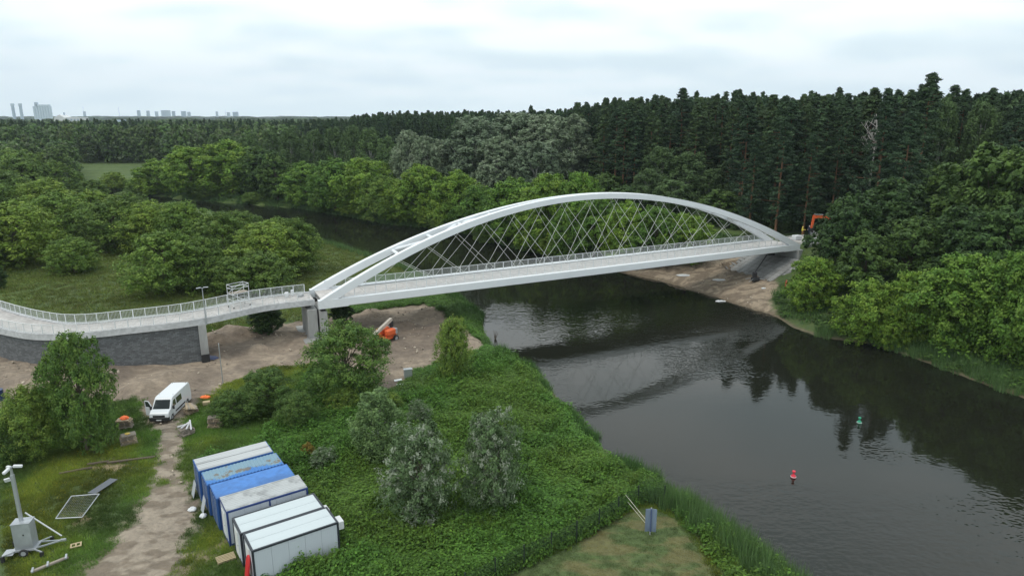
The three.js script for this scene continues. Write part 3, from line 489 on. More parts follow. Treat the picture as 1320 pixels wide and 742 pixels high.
for (const [px, b, t, w] of [[325, 262, 248, 30], [455, 276, 255, 40], [570, 296, 270, 40], [630, 312, 285, 44], [715, 330, 300, 50], [560, 290, 262, 50], [420, 270, 248, 40], [530, 286, 258, 40], [265, 256, 238, 36], [180, 250, 232, 36]]) tree('willow', px, b, t, w, 'bank_bush', 'low bush at the foot of the far bank fringe', 'shrub', 'bushes at the foot of the far bank fringe');
// ---- taller trees behind the fringe
for (const [px, z, t, w] of [[612, -215, 152, 84], [660, -225, 147, 92], [702, -218, 149, 80], [570, -222, 182, 56], [640, -205, 178, 70], [690, -200, 185, 70], [735, -232, 150, 62]]) tree('poplar', px, z, t, w, 'silver_poplar', 'tall silver grey poplar behind the bright fringe', 'tree', 'silver poplars behind the bright fringe');
for (const [px, z, t, w] of [[530, -215, 170, 52], [548, -210, 178, 46], [520, -222, 186, 40]]) tree('poplar', px, z, t, w, 'silver_poplar', 'pale rounded poplar beside the dark forest and the taller poplars', 'tree', 'pale poplars', undefined, 0);
for (const [px, z, t, w] of [[350, -290, 168, 34], [375, -285, 166, 36], [405, -280, 168, 36], [432, -282, 164, 36], [455, -275, 162, 36], [478, -270, 165, 40], [325, -300, 172, 34], [500, -262, 176, 36], [300, -310, 176, 36]]) tree('birch', px, z, t, w, 'birch_tree', 'grey green birch in the row behind the bright fringe', 'tree', 'birches behind the bright fringe');
for (const [px, z, t, w] of [[852, -185, 190, 62], [888, -182, 196, 62], [915, -178, 218, 52], [835, -178, 218, 50], [868, -172, 232, 60]]) tree('birch', px, z, t, w, 'drooping_birch', 'drooping mid green birch against the dark pines above the arch', 'tree', 'drooping birches above the arch');
for (const [px, z, t, w, l] of [[1210, -150, 126, 46, 'lighter green birch rising among the pine tops beside the dead tree'], [1262, -146, 132, 50, 'lighter green birch among the pine tops above the dark slope']]) tree('birch', px, z, t, w, 'forest_birch', l, 'tree', undefined, px, 1);
for (const [px, z, t, w] of [[355, -250, 200, 46], [500, -240, 200, 50], [780, -190, 225, 60], [330, -262, 190, 50], [560, -235, 195, 50], [810, -178, 240, 60], [930, -160, 245, 60], [960, -158, 258, 46]]) tree('broad', px, z, t, w, 'dark_tree', 'dark green broadleaf tree between the fringe and the pine forest', 'tree', 'dark broadleaf trees before the pines');
// ---- the near end of the far bank
for (const [px, b, t, w, l, ti] of [[1046, 398, 332, 74, 'bright green small tree beside the paved slope of the abutment', 2], [1112, 440, 362, 80, 'bright yellow green tree overhanging the river bank', 2], [1168, 438, 352, 74, 'yellow green rounded bush next to the tree overhanging the bank', 2], [1232, 452, 330, 118, 'largest bright green tree in the mass above the reeds', 0], [1298, 462, 326, 110, 'bright green tree beside the largest one above the reeds', 0], [1200, 440, 350, 80, 'bright green tree in the middle of the mass above the reeds', 2], [1345, 480, 322, 100, 'bright green tree growing over the reeds downstream', 0], [1150, 448, 395, 50, 'low bright bush at the water edge', 2]]) tree('ash', px, b, t, w, 'bank_tree', l, 'tree', undefined, px, ti);
for (const [px, z, t, w] of [[1100, -112, 255, 90], [1160, -118, 235, 100], [1235, -118, 210, 110], [1290, -108, 190, 120], [1345, -102, 195, 120], [1125, -104, 300, 80], [1185, -104, 285, 90], [1255, -100, 270, 100], [1310, -96, 270, 100], [1090, -128, 285, 60], [1205, -130, 215, 90], [1140, -130, 262, 80], [1065, -148, 262, 60], [1030, -152, 268, 50]]) tree('broad', px, z, t, w, 'dark_tree', 'dark green broadleaf tree on the slope below the tall pines', 'tree', 'dark broadleaf trees below the pines');
// ---- the pine forest: the nearest stand as single trees, the rest as one wood
console.log('forest');
const rampLine = rampPts.map((p) => [p.x, p.z]), ramDist0 = (x, z) => dLine(rampLine, x, z);
{
  const R = rng(5151), near = [], far = [];
  const wedge = (x, z, m = 1.3) => Math.abs(x) < -z * 0.75 * m + 12;
  const add = (x, z, spacing) => {
    if (!wedge(x, z)) return; const b = bank(x, z); if (b.inside || !b.right) return;
    const px = 660 + x / -z * 860, need = px > 960 ? mix(30, 26, sstep(960, 1200, px)) : px > 740 ? 38 : px > 560 ? 82 : px > 400 ? 92 : 190;
    if (b.sd < need) return;
    const dx = x - CR.x, dz = z - CR.z, s = dx * AX.x + dz * AX.z, o = Math.abs(dx * SIDE.x + dz * SIDE.z); if (s > -8 && s < 30 && o < 8) return;
    for (const [ox, oz, or] of occupied) if (Math.hypot(ox - x, oz - z) < Math.min(2.6, or * 0.6)) return;
    if (x < -120 && z > -420) return;
    for (const [kx, kw, kz] of keepView) if (Math.abs(660 + x / -z * 880 - kx) < kw * 0.5 + 6 && z > kz - 3 && (kx !== 1128 || z < kz + 30)) return;
    near.push([x, z, Math.hypot(x, z)]);
  };
  for (let z = -118; z > -330; z -= 4.6) for (let x = -260; x < 300; x += 4.6) add(x + (R() - 0.5) * 3.8, z + (R() - 0.5) * 3.8);
  near.sort((a, b) => a[2] - b[2]);
  // the ones that show: front rows
  const front = near.filter(([x, z]) => { const b = bank(x, z); const px = 660 + x / -z * 860; return wedge(x, z, 1.03) && b.sd < (px > 960 ? 78 : px > 740 ? 100 : 150); }).slice(0, 290), inFront = new Set(front);
  for (const t of front) { const [x, z] = t, px0 = 660 + x / -z * 860, h = mix(20, 28, Math.pow(R(), 0.8)) + (R() < 0.1 ? 3 : 0) + 2 * sstep(1050, 1200, px0) - 4 * sstep(1220, 1330, px0); plant(R() < 0.6 ? 'lowpine' : 'pine', x, z, h, h * mix(0.27, 0.4, R()), 'pine_tree', px0 > 960 ? 'tall dark pine of the forest behind the far abutment' : px0 > 740 ? 'tall dark pine of the forest above the arch' : 'tall dark pine of the forest around the silver poplars', 'tree', px0 > 960 ? 'pines behind the abutment' : px0 > 740 ? 'pines above the arch' : 'pines around the poplars'); }
  for (const t of near) if (!inFront.has(t)) far.push([t[0], t[1], mix(20.5, 28, R()) + (R() < 0.08 ? 2.5 : 0)]);
  for (let z = -330, st = 5.5; z > -700; z -= st, st *= 1.02) for (let x = -640; x < 680; x += st) { const xx = x + (R() - 0.5) * st * 0.8, zz = z + (R() - 0.5) * st * 0.8; if (!wedge(xx, zz)) continue; const px = 660 + xx / -zz * 860, b = bank(xx, zz); if (b.inside || !b.right || b.sd < (px > 400 ? 80 : 150)) continue; if (px < 380 && R() < 0.5) continue; if (px < 260 && zz > -470) continue; far.push([xx, zz, mix(21, 27, R())]); }
  // low-detail pines and broadleaves for the wood behind
  const lowPine = [0, 1, 2].map((k) => { const o = { seed: 6001 + k * 9, pine: true, h: 25, r: 3.1, y0: 6, clusters: 80, per: 20, size: 0.55, asp: 0.34, cr: 0.32, flat: 0.45, env: pineEnv, cols: pineCols }; return crown(o).geo; });
  const lowBroad = [0, 1, 2].map((k) => crown({ seed: 6101 + k * 9, h: 20, r: 6, y0: 0.5, lobes: 18, sub: 12, per: 9, size: 0.75, cols: [[0.085, 0.14, 0.042], [0.1, 0.158, 0.046], [0.074, 0.125, 0.04], [0.115, 0.152, 0.078]] }).geo);
  const mats = [leafMat(1, 1, 1, 1, 0.1), leafMat(1, 1, 1, 1, 0.25)];
  const inst = (name, label, cat, geos, mat, list) => {
    geos.forEach((g, k) => {
      const l = list.filter((_, i) => i % geos.length === k); if (!l.length) return;
      const im = new THREE.InstancedMesh(g, mat, l.length), m4 = new THREE.Matrix4(), q = new THREE.Quaternion(), c = new THREE.Color();
      l.forEach(([x, z, h, h0 = 25, w = 1], i) => { q.setFromAxisAngle(YUP, R() * 6.28); const s = h / h0; m4.compose(V(x, (z < -900 || Math.abs(x) > 900) ? 1 : height(x, z), z), q, V(s * w * mix(0.9, 1.35, R()), s, s * w * mix(0.9, 1.35, R()))); im.setMatrixAt(i, m4); const t = mix(0.75, 1.25, R()); im.setColorAt(i, c.setRGB(t * mix(0.92, 1.1, R()), t, t * mix(0.9, 1.1, R()))); });
      im.name = numbered(name); im.userData = { label, category: cat, kind: 'stuff' }; shade(im); scene.add(im);
    });
  };
  inst('pine_wood', 'dense dark pine wood stretching behind the forest edge', 'wood', lowPine, mats[0], far);
  // undergrowth and mixed wood
  const under = [];
  for (let i = 0; i < 2600; i++) { const z = -118 - R() * 190, x = (R() * 2 - 1) * -z * 0.8; const b = bank(x, z), px = 660 + x / -z * 860; if (b.inside || !b.right || !wedge(x, z) || b.sd < (px > 960 ? 20 : 30) || b.sd > 110) continue; const dx = x - CR.x, dz = z - CR.z, s = dx * AX.x + dz * AX.z, o = Math.abs(dx * SIDE.x + dz * SIDE.z); if (s > -16 && s < 34 && o < 12) continue; under.push([x, z, mix(2, 6.5, R() * R()), 20, 1.6]); }
  inst('undergrowth', 'dark leafy undergrowth below the pines of the far bank', 'undergrowth', lowBroad, mats[1], under);
  const mixed = [];
  for (let z = -395, st = 8; z > -800; z -= st, st *= 1.03) for (let x = -860; x < -60; x += st) { const xx = x + (R() - 0.5) * st * 0.8, zz = z + (R() - 0.5) * st * 0.8; if (!wedge(xx, zz)) continue; const px = 660 + xx / -zz * 860, b = bank(xx, zz); if (b.inside || !b.right || px > 420) continue; if (px > 95 && px < 215 && zz > -440) continue; if (b.sd < 60) continue; mixed.push([xx, zz, mix(16, 25, R()), 20, 0.85]); }
  // left of the meadow, close behind the river
  for (let i = 0; i < 160; i++) { const z = mix(-300, -400, R()), px = mix(-80, 95, R()), x = xAt(px, 210, z), b = bank(x, z); if (b.inside || b.sd < 14) continue; mixed.push([x, z, mix(10, 18, R()), 20, 0.95]); }
  for (let i = 0; i < 420; i++) { const z = mix(-105, -290, R()), px = mix(-420, -60, R()), x = xAt(px, 250, z), b = bank(x, z); if (b.inside || b.right || b.sd < 3 || ramDist0(x, z) < 9) continue; mixed.push([x, z, mix(7, 14, R()), 20, 1.1]); }
  inst('mixed_wood', 'mixed green wood filling the flood plain beyond the meadow', 'wood', lowBroad, mats[1], mixed);
  const dist = [];
  for (let z = -800, st = 22; z > -6500; z -= st, st *= 1.06) for (let x = -5200; x < 5200; x += st) { const xx = x + (R() - 0.5) * st, zz = z + (R() - 0.5) * st; if (!wedge(xx, zz, 1.25) || vnoise(xx * 0.0016 + 4, zz * 0.0016) < 0.3) continue; dist.push([xx, zz, mix(15, 22, R()), 20, 0.6 * st / 12]); }
  inst('distant_forest', 'distant forest fading toward the horizon', 'forest', lowBroad, mats[1], dist);
  console.log('pines', front.length, 'far', far.length, 'mixed', mixed.length, 'dist', dist.length);
}
// the dead tree in the forest
{
  const z = -158, x = xAt(1128, 180, z), y = height(x, z), top = yAt(1128, 134, z), o = thing('dead_tree', 'bare pale dead tree rising among the pines', 'tree', [x, y, z]), R = rng(3), H = top - y, gs = [];
  part('trunk', bar([0, -0.3, 0], [0.3, H * 0.8, 0], 0.28, 7, 0.12), M(0.5, 0.47, 0.44, 0.9), o);
  for (let i = 0; i < 34; i++) { const b = mix(0.55, 0.8, R()) * H, a = R() * 6.28, l = mix(2, 5.5, R()), p = [0.25, b, 0], q = [0.25 + Math.cos(a) * l * 0.75, b + l * mix(0.5, 1, R()), Math.sin(a) * l * 0.6]; gs.push(bar(p, q, 0.09, 4, 0.03)); for (let k = 0; k < 3; k++) { const t = mix(0.4, 0.9, R()), s = [0, 1, 2].map((j) => mix(p[j], q[j], t)); gs.push(bar(s, [s[0] + (R() - 0.5) * 2.2, s[1] + 0.8 + R(), s[2] + (R() - 0.5) * 2], 0.045, 4, 0.02)); } }
  part('branches', gs, M(0.5, 0.47, 0.44, 0.9), o);
}
// where the site containers stand: the row's near corner, its long direction u and the direction v in which the row runs back
const ROW = (() => {
  const a = G(323.9, 711.5, 2.6), b = G(436.3, 673.6, 2.6), c = G(245.5, 595.8, 2.6);
  const ux = b[0] - a[0], uz = b[1] - a[1], ul = Math.hypot(ux, uz), vx = c[0] - a[0], vz = c[1] - a[1], vl = Math.hypot(vx, vz), u = [ux / ul, uz / ul];
  const v = [u[1], -u[0]].map((q) => q * 1); if (v[0] * vx + v[1] * vz < 0) { v[0] *= -1; v[1] *= -1; }
  return { a, u, v, len: ul, run: vl, skew: (vx * u[0] + vz * u[1]) / vl };
})();
console.log('row', JSON.stringify(ROW));
// along the row: [distance back of the near long side, shift along u, length, width, height]
const CW = 2.34, CBOX = [];
{ const off = [0, CW + 0.03, 2 * CW + 0.72, 3 * CW + 0.86, 4 * CW + 0.92, 5 * CW + 1.0]; off.forEach((d, k) => CBOX.push({ d, s: ROW.skew * d, w: CW, l: ROW.len, h: [2.6, 2.6, 2.75, 2.6, 2.6, 2.7][k] })); }
const CONTAINERS = CBOX.map(({ d, s, w, l }) => [ROW.a[0] + ROW.u[0] * (l / 2 + s) + ROW.v[0] * (d + w / 2), ROW.a[1] + ROW.u[1] * (l / 2 + s) + ROW.v[1] * (d + w / 2), ROW.u[0], ROW.u[1], l / 2 + 0.1, w / 2 + 0.1]);
const rampXZ = new THREE.CatmullRomCurve3(rampPts).getSpacedPoints(60).map((p) => [p.x, p.z]);
const ramDist = (x, z) => dLine(rampXZ, x, z);
// ---------------------------------------------------------------- ground cover nobody could count
console.log('cover');
{
  const R = rng(717);
  const tuft = (seed, n, hgt, rad, w, cols, lean = 0.5) => { const r = rng(seed), p = [], c = []; for (let i = 0; i < n; i++) { const a = r() * 6.28, d = rad * Math.sqrt(r()), x = Math.cos(a) * d, z = Math.sin(a) * d, b = r() * 6.28, h = hgt * mix(0.6, 1.15, r()), l = lean * h * r(), t = cols[Math.floor(r() * cols.length)], v = mix(0.75, 1.25, r()), q = r() * 6.28; p.push(x - Math.cos(b) * w, -0.03, z - Math.sin(b) * w, x + Math.cos(b) * w, -0.03, z + Math.sin(b) * w, x + Math.cos(q) * l, h, z + Math.sin(q) * l); for (let k = 0; k < 3; k++) c.push(t[0] * v, t[1] * v, t[2] * v); } const g = new THREE.BufferGeometry(); g.setAttribute('position', new THREE.Float32BufferAttribute(p, 3)); g.setAttribute('color', new THREE.Float32BufferAttribute(c, 3)); return g; };
  const weed = (seed, n, rad, hgt, size, cols) => { const r = rng(seed), L = new Leaves(); for (let i = 0; i < n; i++) { const a = r() * 6.28, d = rad * Math.sqrt(r()), hh = hgt * (1 - 0.6 * (d / rad) * (d / rad)) * mix(0.45, 1.05, r()), t = cols[Math.floor(r() * cols.length)], v = mix(0.72, 1.28, r()), s = size * mix(0.6, 1.3, r()); L.leaf(Math.cos(a) * d, hh, Math.sin(a) * d, V((r() - 0.5) * 1.1 + Math.cos(a) * 0.3, 0.9, (r() - 0.5) * 1.1 + Math.sin(a) * 0.3).normalize(), s, s * 0.5, [t[0] * v, t[1] * v, t[2] * v], r); } return L.geo(); };
  const put = (name, label, cat, geos, mat, list) => geos.forEach((g, k) => {
    const l = list.filter((_, i) => i % geos.length === k); if (!l.length) return; const im = new THREE.InstancedMesh(g, mat, l.length), m4 = new THREE.Matrix4(), q = new THREE.Quaternion(), c = new THREE.Color();
    l.forEach(([x, y, z, s, sy, t], i) => { q.setFromAxisAngle(YUP, R() * 6.28); m4.compose(V(x, y, z), q, V(s, sy, s)); im.setMatrixAt(i, m4); im.setColorAt(i, c.setRGB(...t)); });
    im.name = numbered(name); im.userData = { label, category: cat, kind: 'stuff' }; shade(im); scene.add(im);
  });
  const mat = leafMat(1, 1, 1, 1, 0.3);
  const lush = [], grass = [], tall = [], short = [], flowers = [], reeds = [], nettles = [];
  const boxes = []; for (const q of CONTAINERS) boxes.push(q);
  const inBox = (x, z) => boxes.some(([cx, cz, ux, uz, hl, hw]) => { const dx = x - cx, dz = z - cz, a = dx * ux + dz * uz, b = -dx * uz + dz * ux; return Math.abs(a) < hl && Math.abs(b) < hw; });
  for (let i = 0; i < 150000; i++) {
    const z = -30 - Math.pow(R(), 1.1) * 66, x = mix(-62, 26, R()); if (Math.abs(x) > -z * 0.78 + 3) continue;
    const sh = field('shore', x, z); if (sh < 0.25 || field('right', x, z) > 0.5 || inBox(x, z)) continue;
    const c = cover(x, z), bare = Math.max(c.track, c.site, c.worn, c.worn2); if (R() < bare * 1.02 || (bare > 0.9 && R() < 0.995)) continue;
    const y = height(x, z), pn = fbm(x * 0.28 + 3, z * 0.28, 3), pf = fbm(x * 0.11 + 30, z * 0.11 + 8, 3), t = mix(0.5, 1.55, sstep(0.25, 0.75, pn)) * mix(0.85, 1.15, R()), ye = sstep(0.42, 0.66, pf);
    const tint = [t * mix(0.85, 1.35, ye), t * mix(0.95, 1.05, ye), t * mix(1, 0.8, ye)];
    const al = (x - ROW.a[0]) * ROW.u[0] + (z - ROW.a[1]) * ROW.u[1], east = z > -56 ? al > 0.4 : x > -24;
    if (c.mown > 0.5) { if (R() < 0.75) { const dr = sstep(0.38, 0.62, fbm(x * 0.5 + 3, z * 1.1 + 44, 4)); short.push([x, y, z, mix(0.7, 1.2, R()), mix(0.4, 1.1, R()) * mix(1.1, 0.5, dr), [mix(0.75, 1.4, dr), mix(0.95, 1.1, dr), 1]]); }; continue; }
    if (!east || field('mown', x, z) > -0.6) { grass.push([x, y, z, mix(0.8, 1.5, R()), mix(0.55, 1.2, R()) * mix(0.6, 1.3, pn), tint]); if (ye > 0.55 && z > -60 && R() < 0.12) flowers.push([x, y + 0.18, z, 0.35, 0.5, [1, 1, 1]]); continue; }
    if (sh < 1.1 && R() < 0.8) continue;
    const near = field('site', x, z) > -2.5 || field('track', x, z) > -2, mound = sstep(0.35, 0.7, fbm(x * 0.6 + 80, z * 0.6, 3)), hgt = near ? 0.55 : mix(0.55, 1.75, mound);
    const t2 = mix(0.78, 1.2, pn) * mix(0.88, 1.12, R()), tn = [t2 * mix(0.92, 1.12, ye), t2, t2];
    if (R() < 0.42) lush.push([x, y, z, mix(0.8, 1.5, R()), hgt * mix(0.6, 1.3, R()), tn]); else if (R() < 0.5) tall.push([x, y, z, mix(0.8, 1.3, R()), hgt * mix(0.6, 1.25, R()), tn]);
  }
  for (let i = 0; i < 16000; i++) { const z = mix(-92, -128, R()), x = mix(-26, 8, R()), sh = field('shore', x, z); if (sh < 0.3 || field('right', x, z) > 0.5) continue; const c = cover(x, z); if (c.site > 0.3) continue; const t = mix(0.7, 1.2, fbm(x * 0.3, z * 0.3, 3)); lush.push([x, height(x, z), z, mix(0.9, 1.6, R()), mix(0.6, 1.1, R()), [t, t, t]]); }
  // a dense green belt has grown along the fence
  { const fl = [[600, 772], [650, 746], [700, 722], [760, 692], [806, 661], [834, 647], [856, 652]].map(([x, y]) => G(x, y, 0)); for (let i = 0; i + 1 < fl.length; i++) for (let k = 0; k < 240; k++) { const t = R(), x = mix(fl[i][0], fl[i + 1][0], t) + (R() - 0.5) * 0.5, z = mix(fl[i][1], fl[i + 1][1], t) - 0.15 - R() * 1.1, v = mix(0.55, 1.0, R()); (R() < 0.7 ? lush : tall).push([x, height(x, z), z, mix(0.7, 1.1, R()), mix(1.1, 1.8, R()), [v, v, v]]); } }
  const G1 = [[0.068, 0.148, 0.019], [0.086, 0.17, 0.022], [0.055, 0.118, 0.019]], G2 = [[0.11, 0.175, 0.03], [0.14, 0.2, 0.036], [0.09, 0.15, 0.028]], G3 = [[0.09, 0.165, 0.05], [0.115, 0.19, 0.065], [0.07, 0.135, 0.042]];
  put('weeds', 'lush bright green weeds covering the river side of the site', 'weeds', [weed(1, 44, 0.42, 0.75, 0.105, G1), weed(2, 44, 0.42, 0.7, 0.12, G1), weed(3, 36, 0.4, 0.85, 0.09, G1)], mat, lush);
  put('tall_grass', 'tall grass growing among the weeds', 'grass', [tuft(4, 16, 0.75, 0.22, 0.016, G2), tuft(5, 16, 0.8, 0.25, 0.018, G1)], mat, tall);
  put('grass', 'short rough grass along the dirt track', 'grass', [tuft(6, 22, 0.26, 0.26, 0.014, G2, 0.9), tuft(7, 22, 0.24, 0.28, 0.016, [[0.09, 0.16, 0.028], [0.12, 0.185, 0.034]], 0.9)], mat, grass);
  put('mown_grass', 'mown dry grass inside the fence corner', 'grass', [tuft(8, 20, 0.13, 0.25, 0.012, [[0.1, 0.12, 0.035], [0.13, 0.13, 0.05], [0.075, 0.1, 0.028]], 1.2)], mat, short);
  put('yellow_flowers', 'patches of yellow wild flowers in the rough grass', 'flowers', [weed(9, 12, 0.5, 0.45, 0.04, [[0.45, 0.38, 0.02]])], mat, flowers);
  // the meadow behind the ramp and the open far bank
  const meadow = [];
  for (let i = 0; i < 26000; i++) { const z = -86 - R() * 85, x = mix(-150, -20, R()); if (x < z * 0.78 || x > -20) continue; const b = bank(x, z); if (b.inside || b.right || b.sd < 0.6) continue; const f = field('site', x, z); if (f > -0.5) continue; if (Math.hypot(x - CL.x, z - CL.z) < 5) continue; const pn = fbm(x * 0.12 + 3, z * 0.12, 3), t = mix(0.6, 1.3, pn) * mix(0.85, 1.15, R()); const dr = ramDist(x, z); if (dr < 3.4) continue; meadow.push([x, height(x, z), z, mix(1.4, 2.6, R()), mix(0.5, 1.1, R()), [t * 1.1, t, t]]); }
  put('meadow_grass', 'long grass of the meadow behind the ramp', 'grass', [tuft(10, 16, 0.5, 0.3, 0.022, [[0.1, 0.155, 0.032], [0.125, 0.17, 0.038], [0.15, 0.165, 0.055]], 0.9), tuft(11, 16, 0.45, 0.3, 0.025, G2, 0.9)], mat, meadow);
  const farGrass = [];
  for (let i = 0; i < 110000; i++) { const z = -60 - R() * 260, x = mix(-210, 95, R()); if (Math.abs(x) > -z * 0.8 + 4) continue; const b = bank(x, z); if (b.inside || !b.right || b.sd < 0.5 || b.sd > 26) continue; if (field('slope', x, z) > -0.3) continue; const dx = x - CR.x, dz = z - CR.z, s = dx * AX.x + dz * AX.z, o = Math.abs(dx * SIDE.x + dz * SIDE.z); if (s > -13 && s < 22 && o < 10) continue; const pn = fbm(x * 0.2, z * 0.2, 3), t = mix(0.6, 1.3, pn) * mix(0.85, 1.15, R()); farGrass.push([x, height(x, z), z, mix(1.2, 2.4, R()), mix(0.7, 1.5, R()), [t, t * 1.05, t]]); }
  put('bank_grass', 'rank green grass on the slope of the far bank', 'grass', [weed(12, 34, 0.45, 0.6, 0.14, [[0.055, 0.105, 0.022], [0.07, 0.125, 0.024]]), tuft(13, 18, 0.75, 0.3, 0.03, G3)], mat, farGrass);
  // reeds along the water
  const along = (line, d0, d1, n, h, dens) => { for (let i = 0; i + 1 < line.length; i++) { const [ax, az] = line[i], [bx, bz] = line[i + 1], l = Math.hypot(bx - ax, bz - az); if (l > 60) continue; for (let k = 0; k < l * n; k++) { const t = R(), off = mix(d0, d1, R()), x = ax + (bx - ax) * t, z = az + (bz - az) * t; let nx = -(bz - az) / l, nz = (bx - ax) / l; if (bank(x + nx * 1.2, z + nz * 1.2).inside) { nx = -nx; nz = -nz; } const qx = x + nx * off, qz = z + nz * off; if (fbm(qx * 0.22 + 9, qz * 0.22, 2) < dens(qx, qz)) continue; if (field('slope', qx, qz) > -0.5) continue; const y = Math.max(WATER - 0.1, height(qx, qz) - 0.1), v = mix(0.75, 1.25, R()); reeds.push([qx, y, qz, mix(0.9, 1.6, R()), h(qx, qz) * mix(0.75, 1.2, R()), [v, v, v]]); } } };
  along(LB, -0.5, 1.5, 5, (x, z) => z > -58 ? 1.15 : 0.8, (x, z) => z > -52 ? 0.22 : z > -85 ? 0.5 : 0.42);
  along(LB.slice(1, 6), 0.2, 4.2, 34, () => 1.2, () => 0.1);
  along(LB.slice(16, 24), 0, 4, 7, () => 1.0, () => 0.3);
  along(RB, -0.6, 2.2, 5, () => 1.0, (x, z) => z > -84 ? 0.2 : z > -140 ? 0.55 : 0.4);
  along(RB.slice(2, 7), 0, 4.5, 10, () => 1.1, () => 0.15);
  for (const [px, py, n, r, h] of [[684, 482, 60, 1.1, 1.3], [700, 500, 30, 0.8, 1.0], [742, 548, 40, 0.9, 0.9], [760, 566, 60, 0.9, 1.2], [652, 462, 50, 1.2, 1.1], [822, 612, 60, 1.2, 1.1], [612, 402, 90, 1.6, 1.2], [590, 392, 90, 1.8, 1.1], [800, 603, 50, 1.0, 0.9]]) { const p = G(px, py, -1); for (let k = 0; k < n; k++) { const a = R() * 6.28, d = r * Math.sqrt(R()), x = p[0] + Math.cos(a) * d, z = p[1] + Math.sin(a) * d, v = mix(0.6, 1.05, R()); reeds.push([x, Math.max(WATER - 0.1, height(x, z)), z, mix(0.8, 1.4, R()), h * mix(0.6, 1.1, R()) * (1.15 - 0.4 * d / r), [v * 0.85, v, v * 0.8]]); } }
  put('reeds', 'green reeds along the water edge', 'reeds', [tuft(14, 22, 1.5, 0.3, 0.022, G3, 0.45), tuft(15, 22, 1.35, 0.32, 0.026, [[0.1, 0.175, 0.06], [0.13, 0.2, 0.085], [0.08, 0.145, 0.045]], 0.45)], mat, reeds);
  console.log('cover', lush.length, tall.length, grass.length, meadow.length, reeds.length, farGrass.length);
}
